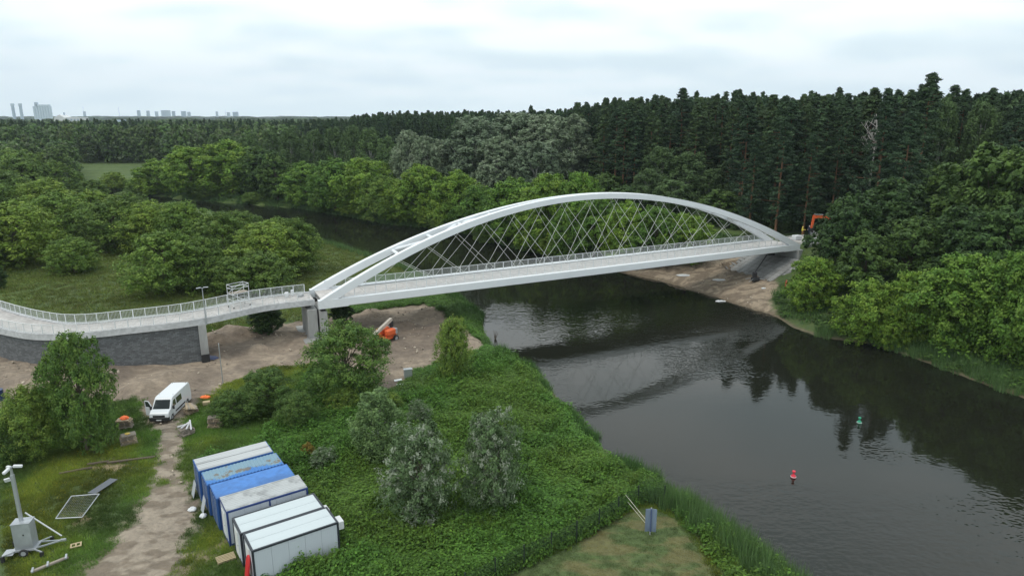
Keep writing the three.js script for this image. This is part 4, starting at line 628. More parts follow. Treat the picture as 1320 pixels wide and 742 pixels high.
// ---------------------------------------------------------------- site containers
console.log('objects');
{
  const blue = M(0.035, 0.13, 0.40, 0.5, { map: tMottle }), navy = M(0.02, 0.045, 0.17, 0.5), frameBlack = M(0.022, 0.026, 0.035, 0.5), panelWhite = M(0.5, 0.535, 0.585, 0.5, { map: tex(256, (u, v) => { const x = (u * 8) % 1; return (x < 0.06 || x > 0.94 ? 0.86 : 0.97) + 0.03 * fbm(u * 5, v * 5, 3, 5); }) }), roofWhite = M(0.5, 0.555, 0.575, 0.5, { map: tex(256, (u, v) => 0.86 + 0.14 * fbm(u * 5, v * 5, 4, 5), 0.3) }), dirtyWhite = M(0.42, 0.435, 0.44, 0.6, { map: tex(512, (u, v) => { const n = fbm(u * 6, v * 6, 5, 6), s = fbm(u * 3, v * 40, 3, 3); return 0.62 + 0.38 * sstep(0.35, 0.6, n * 0.6 + s * 0.4); }, 0.3) });
  const rusty = M(1, 1, 1, 0.6, { map: tex(512, (u, v) => { const n = fbm(u * 5, v * 5, 5, 5), k = 0.8 * sstep(0.62, 0.72, n), k2 = sstep(0.42, 0.6, fbm(u * 3 , v * 3, 4, 3)); return [mix(mix(0.22, 0.45, k2), 0.42, k), mix(mix(0.44, 0.56, k2), 0.36, k), mix(mix(0.7, 0.62, k2), 0.3, k)]; }, 0.25, true) });
  const corr = (w, d, pitch, depth, alongX) => { const n = Math.max(2, Math.round((alongX ? w : d) / pitch)) * 4, g = new THREE.PlaneGeometry(w, d, alongX ? n : 1, alongX ? 1 : n).rotateX(-Math.PI / 2), p = g.attributes.position; for (let i = 0; i < p.count; i++) { const t = Math.round(((alongX ? p.getX(i) / w : p.getZ(i) / d) + 0.5) * n) % 4; p.setY(i, t === 1 || t === 2 ? depth : 0); } const q = g.toNonIndexed(); q.computeVertexNormals(); const uv = q.attributes.uv; for (let i = 0; i < uv.count; i++) uv.setXY(i, uv.getX(i) * w, uv.getY(i) * d); return q; };
  const styles = [['E', frameBlack, panelWhite, 'white container cabin with a black frame at the open end of the row'], ['E', frameBlack, panelWhite, 'white container cabin with a black frame next to the blue framed one'], ['D', navy, panelWhite, 'white container with a navy blue frame and ribbed white roof'], ['C', blue, blue, 'blue container with a clean blue roof'], ['B', blue, blue, 'blue container with a rust stained ribbed roof'], ['A', blue, blue, 'blue container with a weathered grey roof at the far end of the row']];
  const turn = Math.atan2(-ROW.u[1], ROW.u[0]);
  CBOX.forEach(({ w, l, h }, k) => {
    const [st, fm, wm, label] = styles[k], [cx, cz] = CONTAINERS[k], o = thing('site_container', label, 'container', [cx, 0.06, cz], turn, 'row of site containers'), f = 0.13, L = l / 2, W = w / 2;
    for (const sx of [-1, 1]) for (const sz of [-1, 1]) part('corner_post', box(f, h, f, sx * (L - f / 2), h / 2, sz * (W - f / 2)), fm, o);
    for (const y of [f / 2, h - f / 2]) { for (const sz of [-1, 1]) part('long_rail', box(l - 2 * f, f, f, 0, y, sz * (W - f / 2)), fm, o); for (const sx of [-1, 1]) part('end_rail', box(f, f, w - 2 * f, sx * (L - f / 2), y, 0), fm, o); }
    if (wm === blue) {
      for (const sz of [-1, 1]) part('side_wall', corr(l - 2 * f, h - 2 * f, 0.28, 0.04, true).rotateX(sz * Math.PI / 2).translate(0, h / 2, sz * (W - 0.07)), blue, o);
      part('end_wall', corr(h - 2 * f, w - 2 * f, 0.28, 0.04, false).rotateZ(-Math.PI / 2).translate(L - 0.06, h / 2, 0), blue, o);
      for (const s of [-1, 1]) { const d = part('door', corr(h - 2 * f, (w - 2 * f) / 2 - 0.02, 0.26, 0.035, false).rotateZ(Math.PI / 2).translate(-L + 0.05, h / 2, s * (w - 2 * f) / 4), blue, o); for (const q of [-0.18, 0.18]) part('lock_rod', bar([-L - 0.02, 0.15, s * w / 4 + q * 1.4], [-L - 0.02, h - 0.15, s * w / 4 + q * 1.4], 0.02), P.galv, d); }
    } else {
      const np = 5; for (const sz of [-1, 1]) for (let i = 0; i < np; i++) { const pw = (l - 2 * f) / np; part('wall_panel', box(pw - 0.012, h - 2 * f, 0.06, -L + f + pw * (i + 0.5), h / 2, sz * (W - 0.07)), wm, o); }
      part('end_wall', box(0.06, h - 2 * f, w - 2 * f, L - 0.07, h / 2, 0), wm, o); part('end_wall', box(0.06, h - 2 * f, w - 2 * f, -L + 0.07, h / 2, 0), wm, o);
      const d = part('door', box(0.05, 2.0, 0.9, -L + 0.03, 1.12, -0.3, 0, 0, 0, 0.01), M(0.66, 0.67, 0.66, 0.5), o); part('handle', box(0.04, 0.03, 0.14, -L - 0.01, 1.1, 0.05), P.grey, d);
      if (st === 'D') part('mid_post', box(0.1, h - 2 * f, 0.05, 0.1, h / 2, W - 0.02), navy, o);
    }
    if (st === 'E') for (const s of [-1, 1]) part('roof_panel', box(l - 2 * f - 0.02, 0.05, (w - 2 * f) / 2 - 0.02, 0, h - 0.05, s * (w - 2 * f) / 4), roofWhite, o);
    if (st === 'A') for (const s of [-1, 1]) part('roof_panel', box(l - 0.12, 0.05, w / 2 - 0.09, 0, h + 0.005, s * (w / 4 - 0.015)), dirtyWhite, o);
    if (st === 'D') part('roof', corr(l - 0.06, w - 0.14, 0.25, 0.06, false).translate(0, h + 0.012, 0), dirtyWhite, o);
    if (st === 'C') part('roof', corr(l - 0.1, w - 0.12, 1.2, 0.012, true).translate(0, h + 0.006, 0), M(0.05, 0.19, 0.52, 0.5, { map: tMottle }), o);
    if (st === 'B') part('roof', corr(l - 0.1, w - 0.12, 0.26, 0.04, true).translate(0, h + 0.006, 0), rusty, o);
    if (k < 2) { const a = thing('air_conditioner', k ? 'white air conditioner on the second white cabin end' : 'white air conditioner bracketed on the open end cabin', 'air conditioner', [0, 0, 0], turn); a.position.set(cx, 0.06, cz); a.translateX(L + 0.3); a.translateZ(0.35); a.position.y = k ? 1.75 : 2.05; part('case', box(0.42, 0.62, 0.85, 0, 0, 0, 0, 0, 0, 0.03), P.white, a); part('fan_grille', new THREE.CylinderGeometry(0.24, 0.24, 0.03, 16).rotateZ(Math.PI / 2).translate(0.22, 0, 0.1), P.grey, a); for (const s of [-0.3, 0.3]) part('bracket', box(0.5, 0.04, 0.04, -0.06, -0.33, s), P.galv, a); }
  });
  const local = (k, x, z) => { const [cx, cz] = CONTAINERS[k]; return [cx + ROW.u[0] * x - ROW.v[0] * z, cz + ROW.u[1] * x - ROW.v[1] * z]; };
  const endX = -ROW.len / 2;
  // things along the doors
  { const [x, z] = local(0, endX - 0.28, 0.25); const s = new THREE.Shape(); s.moveTo(-0.32, 0); s.lineTo(0.32, 0); s.lineTo(0.34, 1.2); s.quadraticCurveTo(0.3, 1.75, 0, 1.8); s.quadraticCurveTo(-0.3, 1.75, -0.34, 1.2); s.closePath(); const g = new THREE.ExtrudeGeometry(s, { depth: 0.08, bevelSize: 0.02, bevelThickness: 0.02, bevelSegments: 2 }); const o = solo('red_board', g.rotateX(-0.16), P.red, 'red rounded plastic board leaning on the white cabin end', 'board'); o.position.set(x, 0.05, z); o.rotation.y = turn - Math.PI / 2; }
  for (const [k, zz, l] of [[5, -0.2, 'grey metal sheet leaning on the far blue container door'], [4, 0.3, 'small grey sheet leaning between two blue containers']]) { const [x, z] = local(k, endX - 0.3, zz); const o = solo('metal_sheet', box(0.9, 1.25, 0.02, 0, 0.62, 0, -0.25), M(0.4, 0.43, 0.46, 0.5), l, 'metal sheet'); o.position.set(x, 0.05, z); o.rotation.y = turn - Math.PI / 2; }
  for (const [px, py, l] of [[247, 659, 'crumpled white bag beside the blue container doors'], [262, 667, 'torn white wrapping on the track by the white container']]) { const p = pick(px, py), g = new THREE.IcosahedronGeometry(0.28, 2), a = g.attributes.position; for (let i = 0; i < a.count; i++) { const n = 0.6 + 0.8 * vnoise(a.getX(i) * 9 + px, a.getZ(i) * 9 + a.getY(i) * 5); a.setXYZ(i, a.getX(i) * n, a.getY(i) * n * 0.6, a.getZ(i) * n); } g.computeVertexNormals(); const o = solo('litter_bag', g, P.white, l, 'litter'); o.position.set(p[0], 0.12, p[2]); }
}
// ---------------------------------------------------------------- pallets, timber and site odds and ends
const PBLOCK = box(0.11, 0.09, 0.11);
function pallet(x, y, z, turn, label, group, mat = P.wood, tilt = 0) {
  const o = thing('wooden_pallet', label, 'pallet', [x, y, z], turn, group); o.rotation.z = tilt;
  for (let i = 0; i < 5; i++) part('top_board', box(1.2, 0.022, 0.12, 0, 0.133, -0.34 + i * 0.17), mat, o);
  for (const s of [-1, 0, 1]) for (const t of [-1, 0, 1]) { const m = part('block', PBLOCK, mat, o); m.position.set(s * 0.54, 0.075, t * 0.34); }
  for (const s of [-1, 0, 1]) part('bottom_board', box(1.2, 0.022, 0.1, 0, 0.017, s * 0.34), mat, o);
  return o;
}
{
  const R = rng(88), woods = [P.wood, P.woodGrey, M(0.4, 0.32, 0.22, 0.9, { map: tMottle })];
  const stack = (px, py, n, label, group, turn) => { const p = pick(px, py); for (let i = 0; i < n; i++) pallet(p[0] + (R() - 0.5) * 0.22, p[1] + 0.02 + i * 0.152, p[2] + (R() - 0.5) * 0.22, turn + (R() - 0.5) * 0.3, label, group, woods[Math.floor(R() * 3)]); return [p[0], p[1] + n * 0.152 + 0.02, p[2]]; };
  const a = stack(162, 551, 6, 'wooden pallet in the stack topped with an orange bag', 'pallets under the orange bag', 0.3), b = stack(166, 573, 7, 'wooden pallet in the loose stack beside the track edge', 'pallets at the track edge', 0.5);
  const c = stack(278, 551, 8, 'wooden pallet in the stack by the dark thicket', 'pallets by the thicket', 0.25), d = stack(240, 561, 5, 'wooden pallet under the white wrapped bundles', 'pallets under the white bundles', 0.9), e = stack(246, 533, 5, 'grey wooden pallet in the stack right beside the van', 'pallets beside the van', 1.0);
  const lumpy = (sx, sy, sz, seed) => { const g = new THREE.IcosahedronGeometry(1, 3), p = g.attributes.position; for (let i = 0; i < p.count; i++) { const n = 0.35 + 1.2 * fbm(p.getX(i) * 2.6 + seed, p.getZ(i) * 2.6 + p.getY(i) * 3, 4); p.setXYZ(i, p.getX(i) * n * sx, p.getY(i) * n * sy, p.getZ(i) * n * sz); } g.computeVertexNormals(); return g; };
  const put = (name, g, m, l, cat, q, dy = 0) => { const o = solo(name, g, m, l, cat); o.position.set(q[0], q[1] + dy, q[2]); return o; };
  put('orange_bag', lumpy(0.38, 0.18, 0.3, 3), M(0.75, 0.14, 0.03, 0.6), 'orange bag lying on top of a pallet stack', 'bag', a, 0.1);
  put('yellow_rag', lumpy(0.22, 0.08, 0.18, 5), M(0.6, 0.42, 0.1, 0.8), 'small yellow rag on the loose pallet stack', 'rag', b, 0.05);
  { const p = pick(264, 513); put('orange_tarpaulin', lumpy(0.5, 0.16, 0.34, 8), M(0.8, 0.16, 0.03, 0.6), 'crumpled orange tarpaulin on the grass beside the van', 'tarpaulin', p, 0.12); }
  { const p = pick(266, 522); put('cardboard_box', box(0.7, 0.4, 0.5, 0, 0.2, 0, 0, 0.4, 0, 0.01), P.woodPale, 'brown box below the orange tarpaulin', 'box', p); }
  // white wrapped bundles: long posts in film
  for (let i = 0; i < 4; i++) { const o = solo('wrapped_bundle', box(0.16, 0.14, 1.25 + 0.2 * (i % 2), 0, 0, 0, 0.14 * i - 0.1, 0, 0, 0.05), M(0.48, 0.48, 0.5, 0.6), 'long white wrapped bundle lying on pallets by the van', 'bundle', 'white wrapped bundles'); o.position.set(d[0] + 0.24 * (i - 1.5), d[1] + 0.12 + 0.05 * (i % 2), d[2] - 0.3); o.rotation.y = -0.5 + 0.33 * i; }
  for (let i = 0; i < 5; i++) { const o = solo('timber_plank', box(0.18, 0.06, 1.9), woods[i % 3], 'grey timber plank on top of the stack beside the van', 'plank', 'planks on the stack beside the van'); o.position.set(e[0] + 0.2 * (i - 2), e[1] + 0.05, e[2]); o.rotation.y = 0.5 + 0.06 * i; }
  const oldWood = M(0.13, 0.1, 0.075, 0.95, { map: tMottle });
  // boards half lost in the grass
  for (const [x0, y0, x1, y1, m, l] of [[76, 612, 118, 604, oldWood, 'weathered beam in the grass across from the containers'], [112, 600, 140, 596, oldWood, 'short dark beam lying in the grass'], [138, 598, 200, 590, oldWood, 'long dark beam in the grass ending at the track']]) { const p = pick(x0, y0), q = pick(x1, y1); solo('timber_beam', beam([p[0], p[1] + 0.1, p[2]], [q[0], q[1] + 0.1, q[2]], 0.24, 0.16), m, l, 'beam'); }
  { const p = pick(40, 742), q = pick(88, 722), o = thing('timber_rail', 'long timber rail with metal clamps near the camera mast trailer', 'timber'); part('plank', beam([p[0], 0.22, p[2]], [q[0], 0.22, q[2]], 0.22, 0.12), P.woodGrey, o); for (const t of [0.05, 0.45, 0.95]) part('clamp', box(0.12, 0.1, 0.55, mix(p[0], q[0], t), 0.31, mix(p[2], q[2], t), 0, 0.5, 0), P.galv, o); }
  { const p = pick(98, 706), o = thing('plastic_crate', 'small yellow slatted board lying in the grass', 'board', [p[0], 0.2, p[2]], 0.5); for (const z of [-0.22, 0.22]) part('rail', box(0.7, 0.05, 0.12, 0, 0, z), P.woodPale, o); for (const x of [-0.3, 0, 0.3]) part('slat', box(0.1, 0.05, 0.32, x, 0.003, 0), P.woodPale, o); }
  pallet(...(() => { const p = pick(291, 722); return [p[0], 0.1, p[2]]; })(), 0.6, 'pale pallet lying at the door of the white cabins', undefined, P.woodPale);
  // site fence panel and dark sheet on the grass
  {
    const c4 = [[72, 672], [106, 671], [128, 641], [92, 643]].map(([x, y]) => { const p = pick(x, y); return [p[0], 0.3, p[2]]; }), o = thing('fence_panel', 'galvanised mesh fence panel lying flat on the grass', 'fence panel');
    for (let i = 0; i < 4; i++) part('frame_tube', bar(c4[i], c4[(i + 1) % 4], 0.045, 6), P.galv, o);
    const wires = []; for (let i = 1; i < 14; i++) { const t = i / 14, l = (a, b) => a.map((v, k) => mix(v, b[k], t)); wires.push(bar(l(c4[0], c4[1]), l(c4[3], c4[2]), 0.004, 3), bar(l(c4[0], c4[3]), l(c4[1], c4[2]), 0.004, 3)); } part('wire_mesh', wires, P.galv, o);
    const p = pick(118, 640), q = pick(147, 621); solo('dark_sheet', beam([p[0], 0.3, p[2]], [q[0], 0.28, q[2]], 0.75, 0.03), M(0.12, 0.13, 0.15, 0.5), 'dark grey folded metal sheet beside the mesh panel', 'metal sheet');
  }
  { const p = pick(268, 462); const g = lumpy(1.5, 0.08, 0.7, 13); put('blue_tarpaulin', g, M(0.02, 0.035, 0.12, 0.5), 'dark blue tarpaulin spread at the foot of the ramp pier', 'tarpaulin', p, 0.12); }
  { const p = pick(0, 515); put('blue_barrel', new THREE.CylinderGeometry(0.55, 0.55, 1.2, 20).translate(0, 0.6, 0), M(0.015, 0.03, 0.09, 0.4), 'dark blue drum at the edge of the gravel by the trees', 'drum', [p[0] - 0.2, 0.05, p[2]]); }
  // cobbles and lumps of broken stone strewn over the bare ground
  const sg = new THREE.IcosahedronGeometry(1, 1), sp = sg.attributes.position; for (let i = 0; i < sp.count; i++) { const n = 0.75 + 0.5 * vnoise(sp.getX(i) * 3 + 5, sp.getZ(i) * 3 + sp.getY(i) * 4); sp.setXYZ(i, sp.getX(i) * n, sp.getY(i) * n * 0.7, sp.getZ(i) * n); } sg.computeVertexNormals();
  const spots = []; for (let i = 0; i < 9000; i++) { const x = mix(-64, 60, R()), z = mix(-140, -50, R()), s = field('site', x, z), q = field('slope', x, z), t = field('track', x, z), cl = fbm(x * 0.3, z * 0.3 + 60, 3); if (!(s > 0.2 && cl > (x < -42 ? 0.3 : 0.55)) && !(q > 0.3 && cl > 0.5) && !(t > 0.3 && cl > 0.6)) continue; spots.push([x, z]); }
  const im = new THREE.InstancedMesh(sg, M(0.34, 0.29, 0.23, 1), spots.length), m4 = new THREE.Matrix4(), cc = new THREE.Color(); spots.forEach(([x, z], i) => { const s = mix(0.04, 0.16, Math.pow(R(), 3)); m4.compose(V(x, height(x, z) + 0.1, z), new THREE.Quaternion().setFromEuler(new THREE.Euler(R() * 6, R() * 6, R() * 6)), V(s * 1.3, s, s)); im.setMatrixAt(i, m4); const v = mix(0.5, 1.4, R()); im.setColorAt(i, cc.setRGB(v, v, v)); }); im.name = 'rubble'; im.userData = { label: 'stones and clods strewn over the bare ground', category: 'rubble', kind: 'stuff' }; scene.add(shade(im));
  // grey cabinet and slabs by the willow, slender pole
  { const p = pick(526, 487), o = thing('control_cabinet', 'grey steel cabinet standing at the edge of the weeds', 'cabinet', [p[0], p[1], p[2]], 0.3); part('case', box(0.95, 1.0, 0.5, 0, 0.6, 0, 0, 0, 0, 0.02), P.galv, o); part('roof', box(1.02, 0.05, 0.58, 0, 1.12, 0), P.galv, o); for (const s of [-0.4, 0.4]) part('leg', box(0.06, 0.25, 0.3, s, 0.05, 0), P.grey, o); }
  for (const [px, py, l] of [[513, 491, 'white slab lying near the grey cabinet'], [516, 497, 'broken white slab in the weeds by the cabinet']]) { const p = pick(px, py), o = solo('white_slab', box(0.9, 0.12, 0.4, 0, 0.1, 0, 0.1, 0.3, 0.05, 0.02), P.white, l, 'slab'); o.position.set(...p); }
  { const p = pick(287, 494), h = yAt(287, 443, p[2]); const o = thing('site_pole', 'slim grey pole standing between the van and the ramp pier', 'pole', [p[0], p[1], p[2]]); part('shaft', bar([0, -0.2, 0], [0, h - p[1], 0], 0.06, 8, 0.045), P.galv, o); part('cap', new THREE.SphereGeometry(0.07, 8, 6).translate(0, h - p[1], 0), P.galv, o); }
  // white sheets on the sandy slope of the far bank
  for (const [px, py, sx, l] of [[885, 355, 2.0, 'white fleece sheet spread on the sandy slope'], [929, 361, 1.5, 'curled white sheet on the sandy slope'], [929, 389, 0.9, 'white scrap at the foot of the sandy slope'], [985, 372, 0.4, 'small white scrap near the paved slope']]) { const p = pick(px, py); put('white_sheet', lumpy(sx, 0.16, sx * 0.4, px), P.white, l, 'sheet', p, 0.05); }
}
// ---------------------------------------------------------------- wheels, van, machines
function wheel(parent, x, y, z, r, w, rimMat = P.grey) { const t = part('wheel', new THREE.TorusGeometry(r * 0.74, r * 0.27, 10, 22).scale(1, 1, w / (r * 0.54)).translate(x, y, z), P.rubber, parent); part('rim', new THREE.CylinderGeometry(r * 0.55, r * 0.55, w * 0.7, 16).rotateX(Math.PI / 2).translate(x, y, z), rimMat, t); return t; }
{
  const f = G(210.5, 508, 2.5), r = G(229.5, 491, 2.5), dx = f[0] - r[0], dz = f[1] - r[1], c = [(f[0] + r[0]) / 2, (f[1] + r[1]) / 2], l = Math.hypot(dx, dz), gy = -0.02;
  const o = thing('delivery_van', 'white panel van with its front door open on the dirt track', 'van', [c[0] + dx / l * 0.5, gy, c[1] + dz / l * 0.5], Math.atan2(-dz, dx)); o.scale.set(0.95, 0.9, 0.95);
  const body = M(0.6, 0.62, 0.65, 0.3), s = new THREE.Shape();
  s.moveTo(-2.9, 0.38); s.lineTo(-2.95, 1.2); s.lineTo(-2.88, 2.25); s.quadraticCurveTo(-2.85, 2.42, -2.65, 2.45); s.lineTo(1.15, 2.47); s.quadraticCurveTo(1.4, 2.45, 1.55, 2.3); s.lineTo(2.25, 1.42); s.quadraticCurveTo(2.75, 1.32, 2.9, 1.12); s.lineTo(2.98, 0.75); s.lineTo(2.96, 0.38); s.lineTo(2.45, 0.38); s.absarc(2.0, 0.38, 0.43, 0, Math.PI, false); s.lineTo(-1.45, 0.38); s.absarc(-1.9, 0.38, 0.43, 0, Math.PI, false); s.closePath();
  const g = new THREE.ExtrudeGeometry(s, { depth: 1.78, bevelEnabled: true, bevelThickness: 0.1, bevelSize: 0.06, bevelSegments: 3, curveSegments: 10 }).translate(0, 0, -0.89), p = g.attributes.position;
  for (let i = 0; i < p.count; i++) { const y = p.getY(i), k = 1 - 0.075 * sstep(1.2, 2.5, y); p.setZ(i, p.getZ(i) * k); } g.computeVertexNormals();
  const b = part('body', g, body, o);
  const quad = (a, bq, cq, d) => { const q = new THREE.BufferGeometry(); q.setAttribute('position', new THREE.Float32BufferAttribute([...a, ...bq, ...cq, ...a, ...cq, ...d], 3)); q.computeVertexNormals(); q.setAttribute('uv', new THREE.Float32BufferAttribute(new Float32Array(12), 2)); return q; };
  part('windscreen', quad([2.335, 1.46, -0.86], [2.335, 1.46, 0.86], [1.675, 2.29, 0.76], [1.675, 2.29, -0.76]), P.glass, b);
  for (const sgn of [-1, 1]) {
    const zz = (y) => sgn * (0.998 * (1 - 0.075 * sstep(1.2, 2.5, y)));
    part('side_window', quad([0.95, 1.42, zz(1.42)], [1.95, 1.42, zz(1.42)], [1.4, 2.12, zz(2.12)], [0.95, 2.12, zz(2.12)]), P.glass, b);
    part('side_window', quad([-0.55, 1.42, zz(1.42)], [0.75, 1.42, zz(1.42)], [0.75, 2.1, zz(2.1)], [-0.55, 2.1, zz(2.1)]), P.glass, b);
    part('rubbing_strip', box(2.5, 0.16, 0.03, 0.0, 0.72, sgn * 1.0), P.black, b);
    part('headlight', quad([2.93, 0.98, sgn * 0.6], [2.72, 0.98, sgn * 0.99], [2.45, 1.32, sgn * 0.98], [2.72, 1.22, sgn * 0.66]), new THREE.MeshPhysicalMaterial({ color: lin(0.5, 0.52, 0.55), roughness: 0.1, clearcoat: 1 }), b);
    for (const x of [2.0, -1.9]) wheel(o, x, 0.35, sgn * 0.86, 0.35, 0.22);
    part('tail_light', box(0.04, 0.6, 0.12, -2.98, 1.3, sgn * 0.86), M(0.4, 0.02, 0.02, 0.3), b);
  }
  part('bumper', box(0.4, 0.5, 2.04, 2.92, 0.56, 0, 0, 0, 0, 0.12), P.black, b); part('grille', box(0.1, 0.22, 1.25, 2.985, 0.9, 0, 0, 0, 0, 0.03), P.black, b); part('number_plate', box(0.03, 0.11, 0.52, 3.12, 0.5, 0), P.white, b); part('wiper_panel', box(0.16, 0.04, 1.7, 2.36, 1.42, 0), P.black, b);
  part('rear_bumper', box(0.12, 0.2, 1.9, -2.98, 0.42, 0), P.black, b);
  for (const sgn of [-1, 1]) for (const x of [-2.5, 0.8]) part('roof_mount', box(0.08, 0.1, 0.05, x, 2.52, sgn * 0.72), P.grey, b);
  part('wing_mirror', box(0.12, 0.4, 0.22, 1.95, 1.5, -1.14, 0, 0, 0, 0.04), P.black, b);
  // the open front door swings on its front edge
  const dg = new THREE.Group(); dg.name = 'front_door'; dg.position.set(2.0, 0, 1.0); dg.rotation.y = 1.15; o.add(dg);
  part('door_panel', box(1.05, 1.0, 0.08, -0.55, 0.95, 0, 0, 0, 0, 0.03), body, dg); for (const [x0, y0, x1, y1] of [[-1.05, 1.42, -1.05, 2.15], [-1.05, 2.15, -0.55, 2.15], [-0.55, 2.15, -0.03, 1.42]]) part('window_frame', beam([x0, y0, 0], [x1, y1, 0], 0.07, 0.07), body, dg);
  part('door_window', quad([-1.02, 1.44, 0], [-0.1, 1.44, 0], [-0.58, 2.12, 0], [-1.02, 2.12, 0]), P.glass, dg); part('wing_mirror', box(0.14, 0.4, 0.24, -0.1, 1.5, 0.16, 0, 0, 0, 0.04), P.black, dg); part('door_lining', box(0.8, 0.3, 0.03, -0.55, 0.7, -0.05), P.black, dg); part('step', box(0.6, 0.06, 0.2, -0.4, 0.42, -0.06), P.black, dg);
}
{ // camera mast trailer
  const p = pick(36, 712), o = thing('camera_mast_trailer', 'grey steel box trailer with a mast carrying white cameras', 'camera trailer', [p[0], 0, p[2]], 0.22), w = M(0.50, 0.53, 0.56, 0.35, { metalness: 0.35, map: tMottle });
  part('cabinet', box(1.15, 1.95, 0.85, 0, 1.45, 0, 0, 0, 0, 0.02), w, o); part('roof', box(1.2, 0.05, 0.9, 0, 2.45, 0), w, o); part('chassis', box(1.5, 0.12, 1.0, 0, 0.42, 0), P.galv, o); part('lock', box(0.08, 0.12, 0.02, 0.1, 1.6, 0.43), P.black, o);
  const m = part('mast', box(0.2, 3.6, 0.2, -0.1, 4.2, -0.1), P.galv, o); part('mast_section', box(0.13, 0.7, 0.13, -0.1, 6.2, -0.1), P.galv, m);
  for (const [a, dy] of [[0.3, 0.1], [2.3, 0], [4.4, 0.05]]) { const h = part('camera', box(0.55, 0.2, 0.2, 0.4, 0, 0, 0, 0, -0.25, 0.06), P.white, o); h.position.set(-0.1, 6.45 + dy, -0.1); h.rotation.y = a; part('camera_arm', box(0.3, 0.05, 0.05, 0.15, 0.05, 0), P.galv, h); }
  part('floodlight', box(0.35, 0.3, 0.12, -0.35, 5.75, 0.1, 0.4, 0.3, 0, 0.03), P.white, o);
  for (const [x, z] of [[-0.95, -0.75], [-0.95, 0.75], [0.95, -0.8], [1.0, 0.75]]) { const q = part('outrigger', beam([x * 0.5, 0.42, z * 0.5], [x * 1.25, 0.42, z * 1.2], 0.08, 0.08), P.galv, o); part('foot', box(0.2, 0.42, 0.2, x * 1.25, 0.2, z * 1.2), P.black, q); }
  for (const s of [-1, 1]) { part('drawbar', beam([0.6, 0.45, s * 0.4], [2.1, 0.45, -0.25], 0.08, 0.1), P.galv, o); wheel(o, 0, 0.3, s * 0.62, 0.3, 0.16); }
  part('coupling', box(0.35, 0.14, 0.14, 2.2, 0.46, -0.27), P.galv, o); part('step_plate', box(0.7, 0.04, 0.8, -0.95, 0.35, 0.4), P.galv, o); part('stay_tube', bar([0.1, 2.9, -0.35], [2.1, 0.75, -0.35], 0.05, 8), P.white, o);
}
{ // orange boom lift on the bare ground
  const p = pick(497, 441), o = thing('orange_boom_lift', 'orange wheeled boom lift with a folded grey boom on the bare ground', 'boom lift', [p[0], p[1], p[2]], -2.15);
  part('chassis', box(2.9, 0.5, 1.5, 0, 0.75, 0, 0, 0, 0, 0.08), P.orange, o); for (const x of [-1.05, 1.05]) for (const z of [-0.95, 0.95]) wheel(o, x, 0.48, z, 0.48, 0.36);
  const t = part('turntable', box(1.9, 0.95, 1.0, -0.2, 1.5, 0.62, 0, 0, 0, 0.25), P.orange, o); part('engine_hood', box(1.6, 0.9, 0.85, -0.3, 1.5, -0.62, 0, 0, 0, 0.25), P.orange, t); part('counterweight', box(0.5, 0.8, 1.9, -1.25, 1.45, 0, 0, 0, 0, 0.12), P.grey, t);
  part('boom', beam([-1.3, 3.0, 0], [2.4, 1.5, 0], 0.4, 0.42), M(0.4, 0.36, 0.31, 0.6), o); part('boom_pivot', box(0.4, 1.6, 0.35, -1.25, 2.2, 0), P.black, o);
  const bk = part('basket_floor', box(0.9, 0.06, 1.7, 2.7, 0.8, 0), P.grey, o); for (const x of [2.28, 3.12]) for (const z of [-0.82, 0.82]) part('basket_post', bar([x, 0.8, z], [x, 1.85, z], 0.025), P.orange, bk); for (const z of [-0.82, 0.82]) part('basket_rail', bar([2.28, 1.85, z], [3.12, 1.85, z], 0.025), P.orange, bk);
}
{ // dark lift below the far end of the deck
  const p = pick(974, 362), tip = onAxis(SPAN - 5.0, 1.5, -1.3), o = thing('dark_boom_lift', 'black spider lift with its thin boom raised to the deck underside', 'boom lift', [p[0], p[1], p[2]], 0), b = tip.clone().sub(V(...p));
  part('crawler_base', box(1.5, 0.5, 0.9, 0, 0.4, 0, 0, 0.4, 0, 0.1), P.black, o); for (const s of [-1, 1]) part('track', box(1.7, 0.42, 0.26, -s * 0.1, 0.24, s * 0.5, 0, 0.4, 0, 0.14), P.rubber, o); part('turret', box(0.7, 1.1, 0.7, -0.2, 1.1, 0, 0, 0, 0, 0.1), P.black, o);
  part('boom', bar([-0.2, 1.6, 0], [b.x, b.y, b.z], 0.13, 8, 0.07), P.black, o); part('basket', box(1.2, 0.8, 0.7, b.x + 0.5, b.y - 0.1, b.z, 0, 0, 0, 0.04), P.black, o);
  for (const [x, z] of [[2.6, 0.6], [-1.6, 1.2], [1.2, -1.6], [-1.4, -1.2]]) part('outrigger', beam([0, 0.6, 0], [x, 0.12, z], 0.1, 0.1), P.galv, o);
}
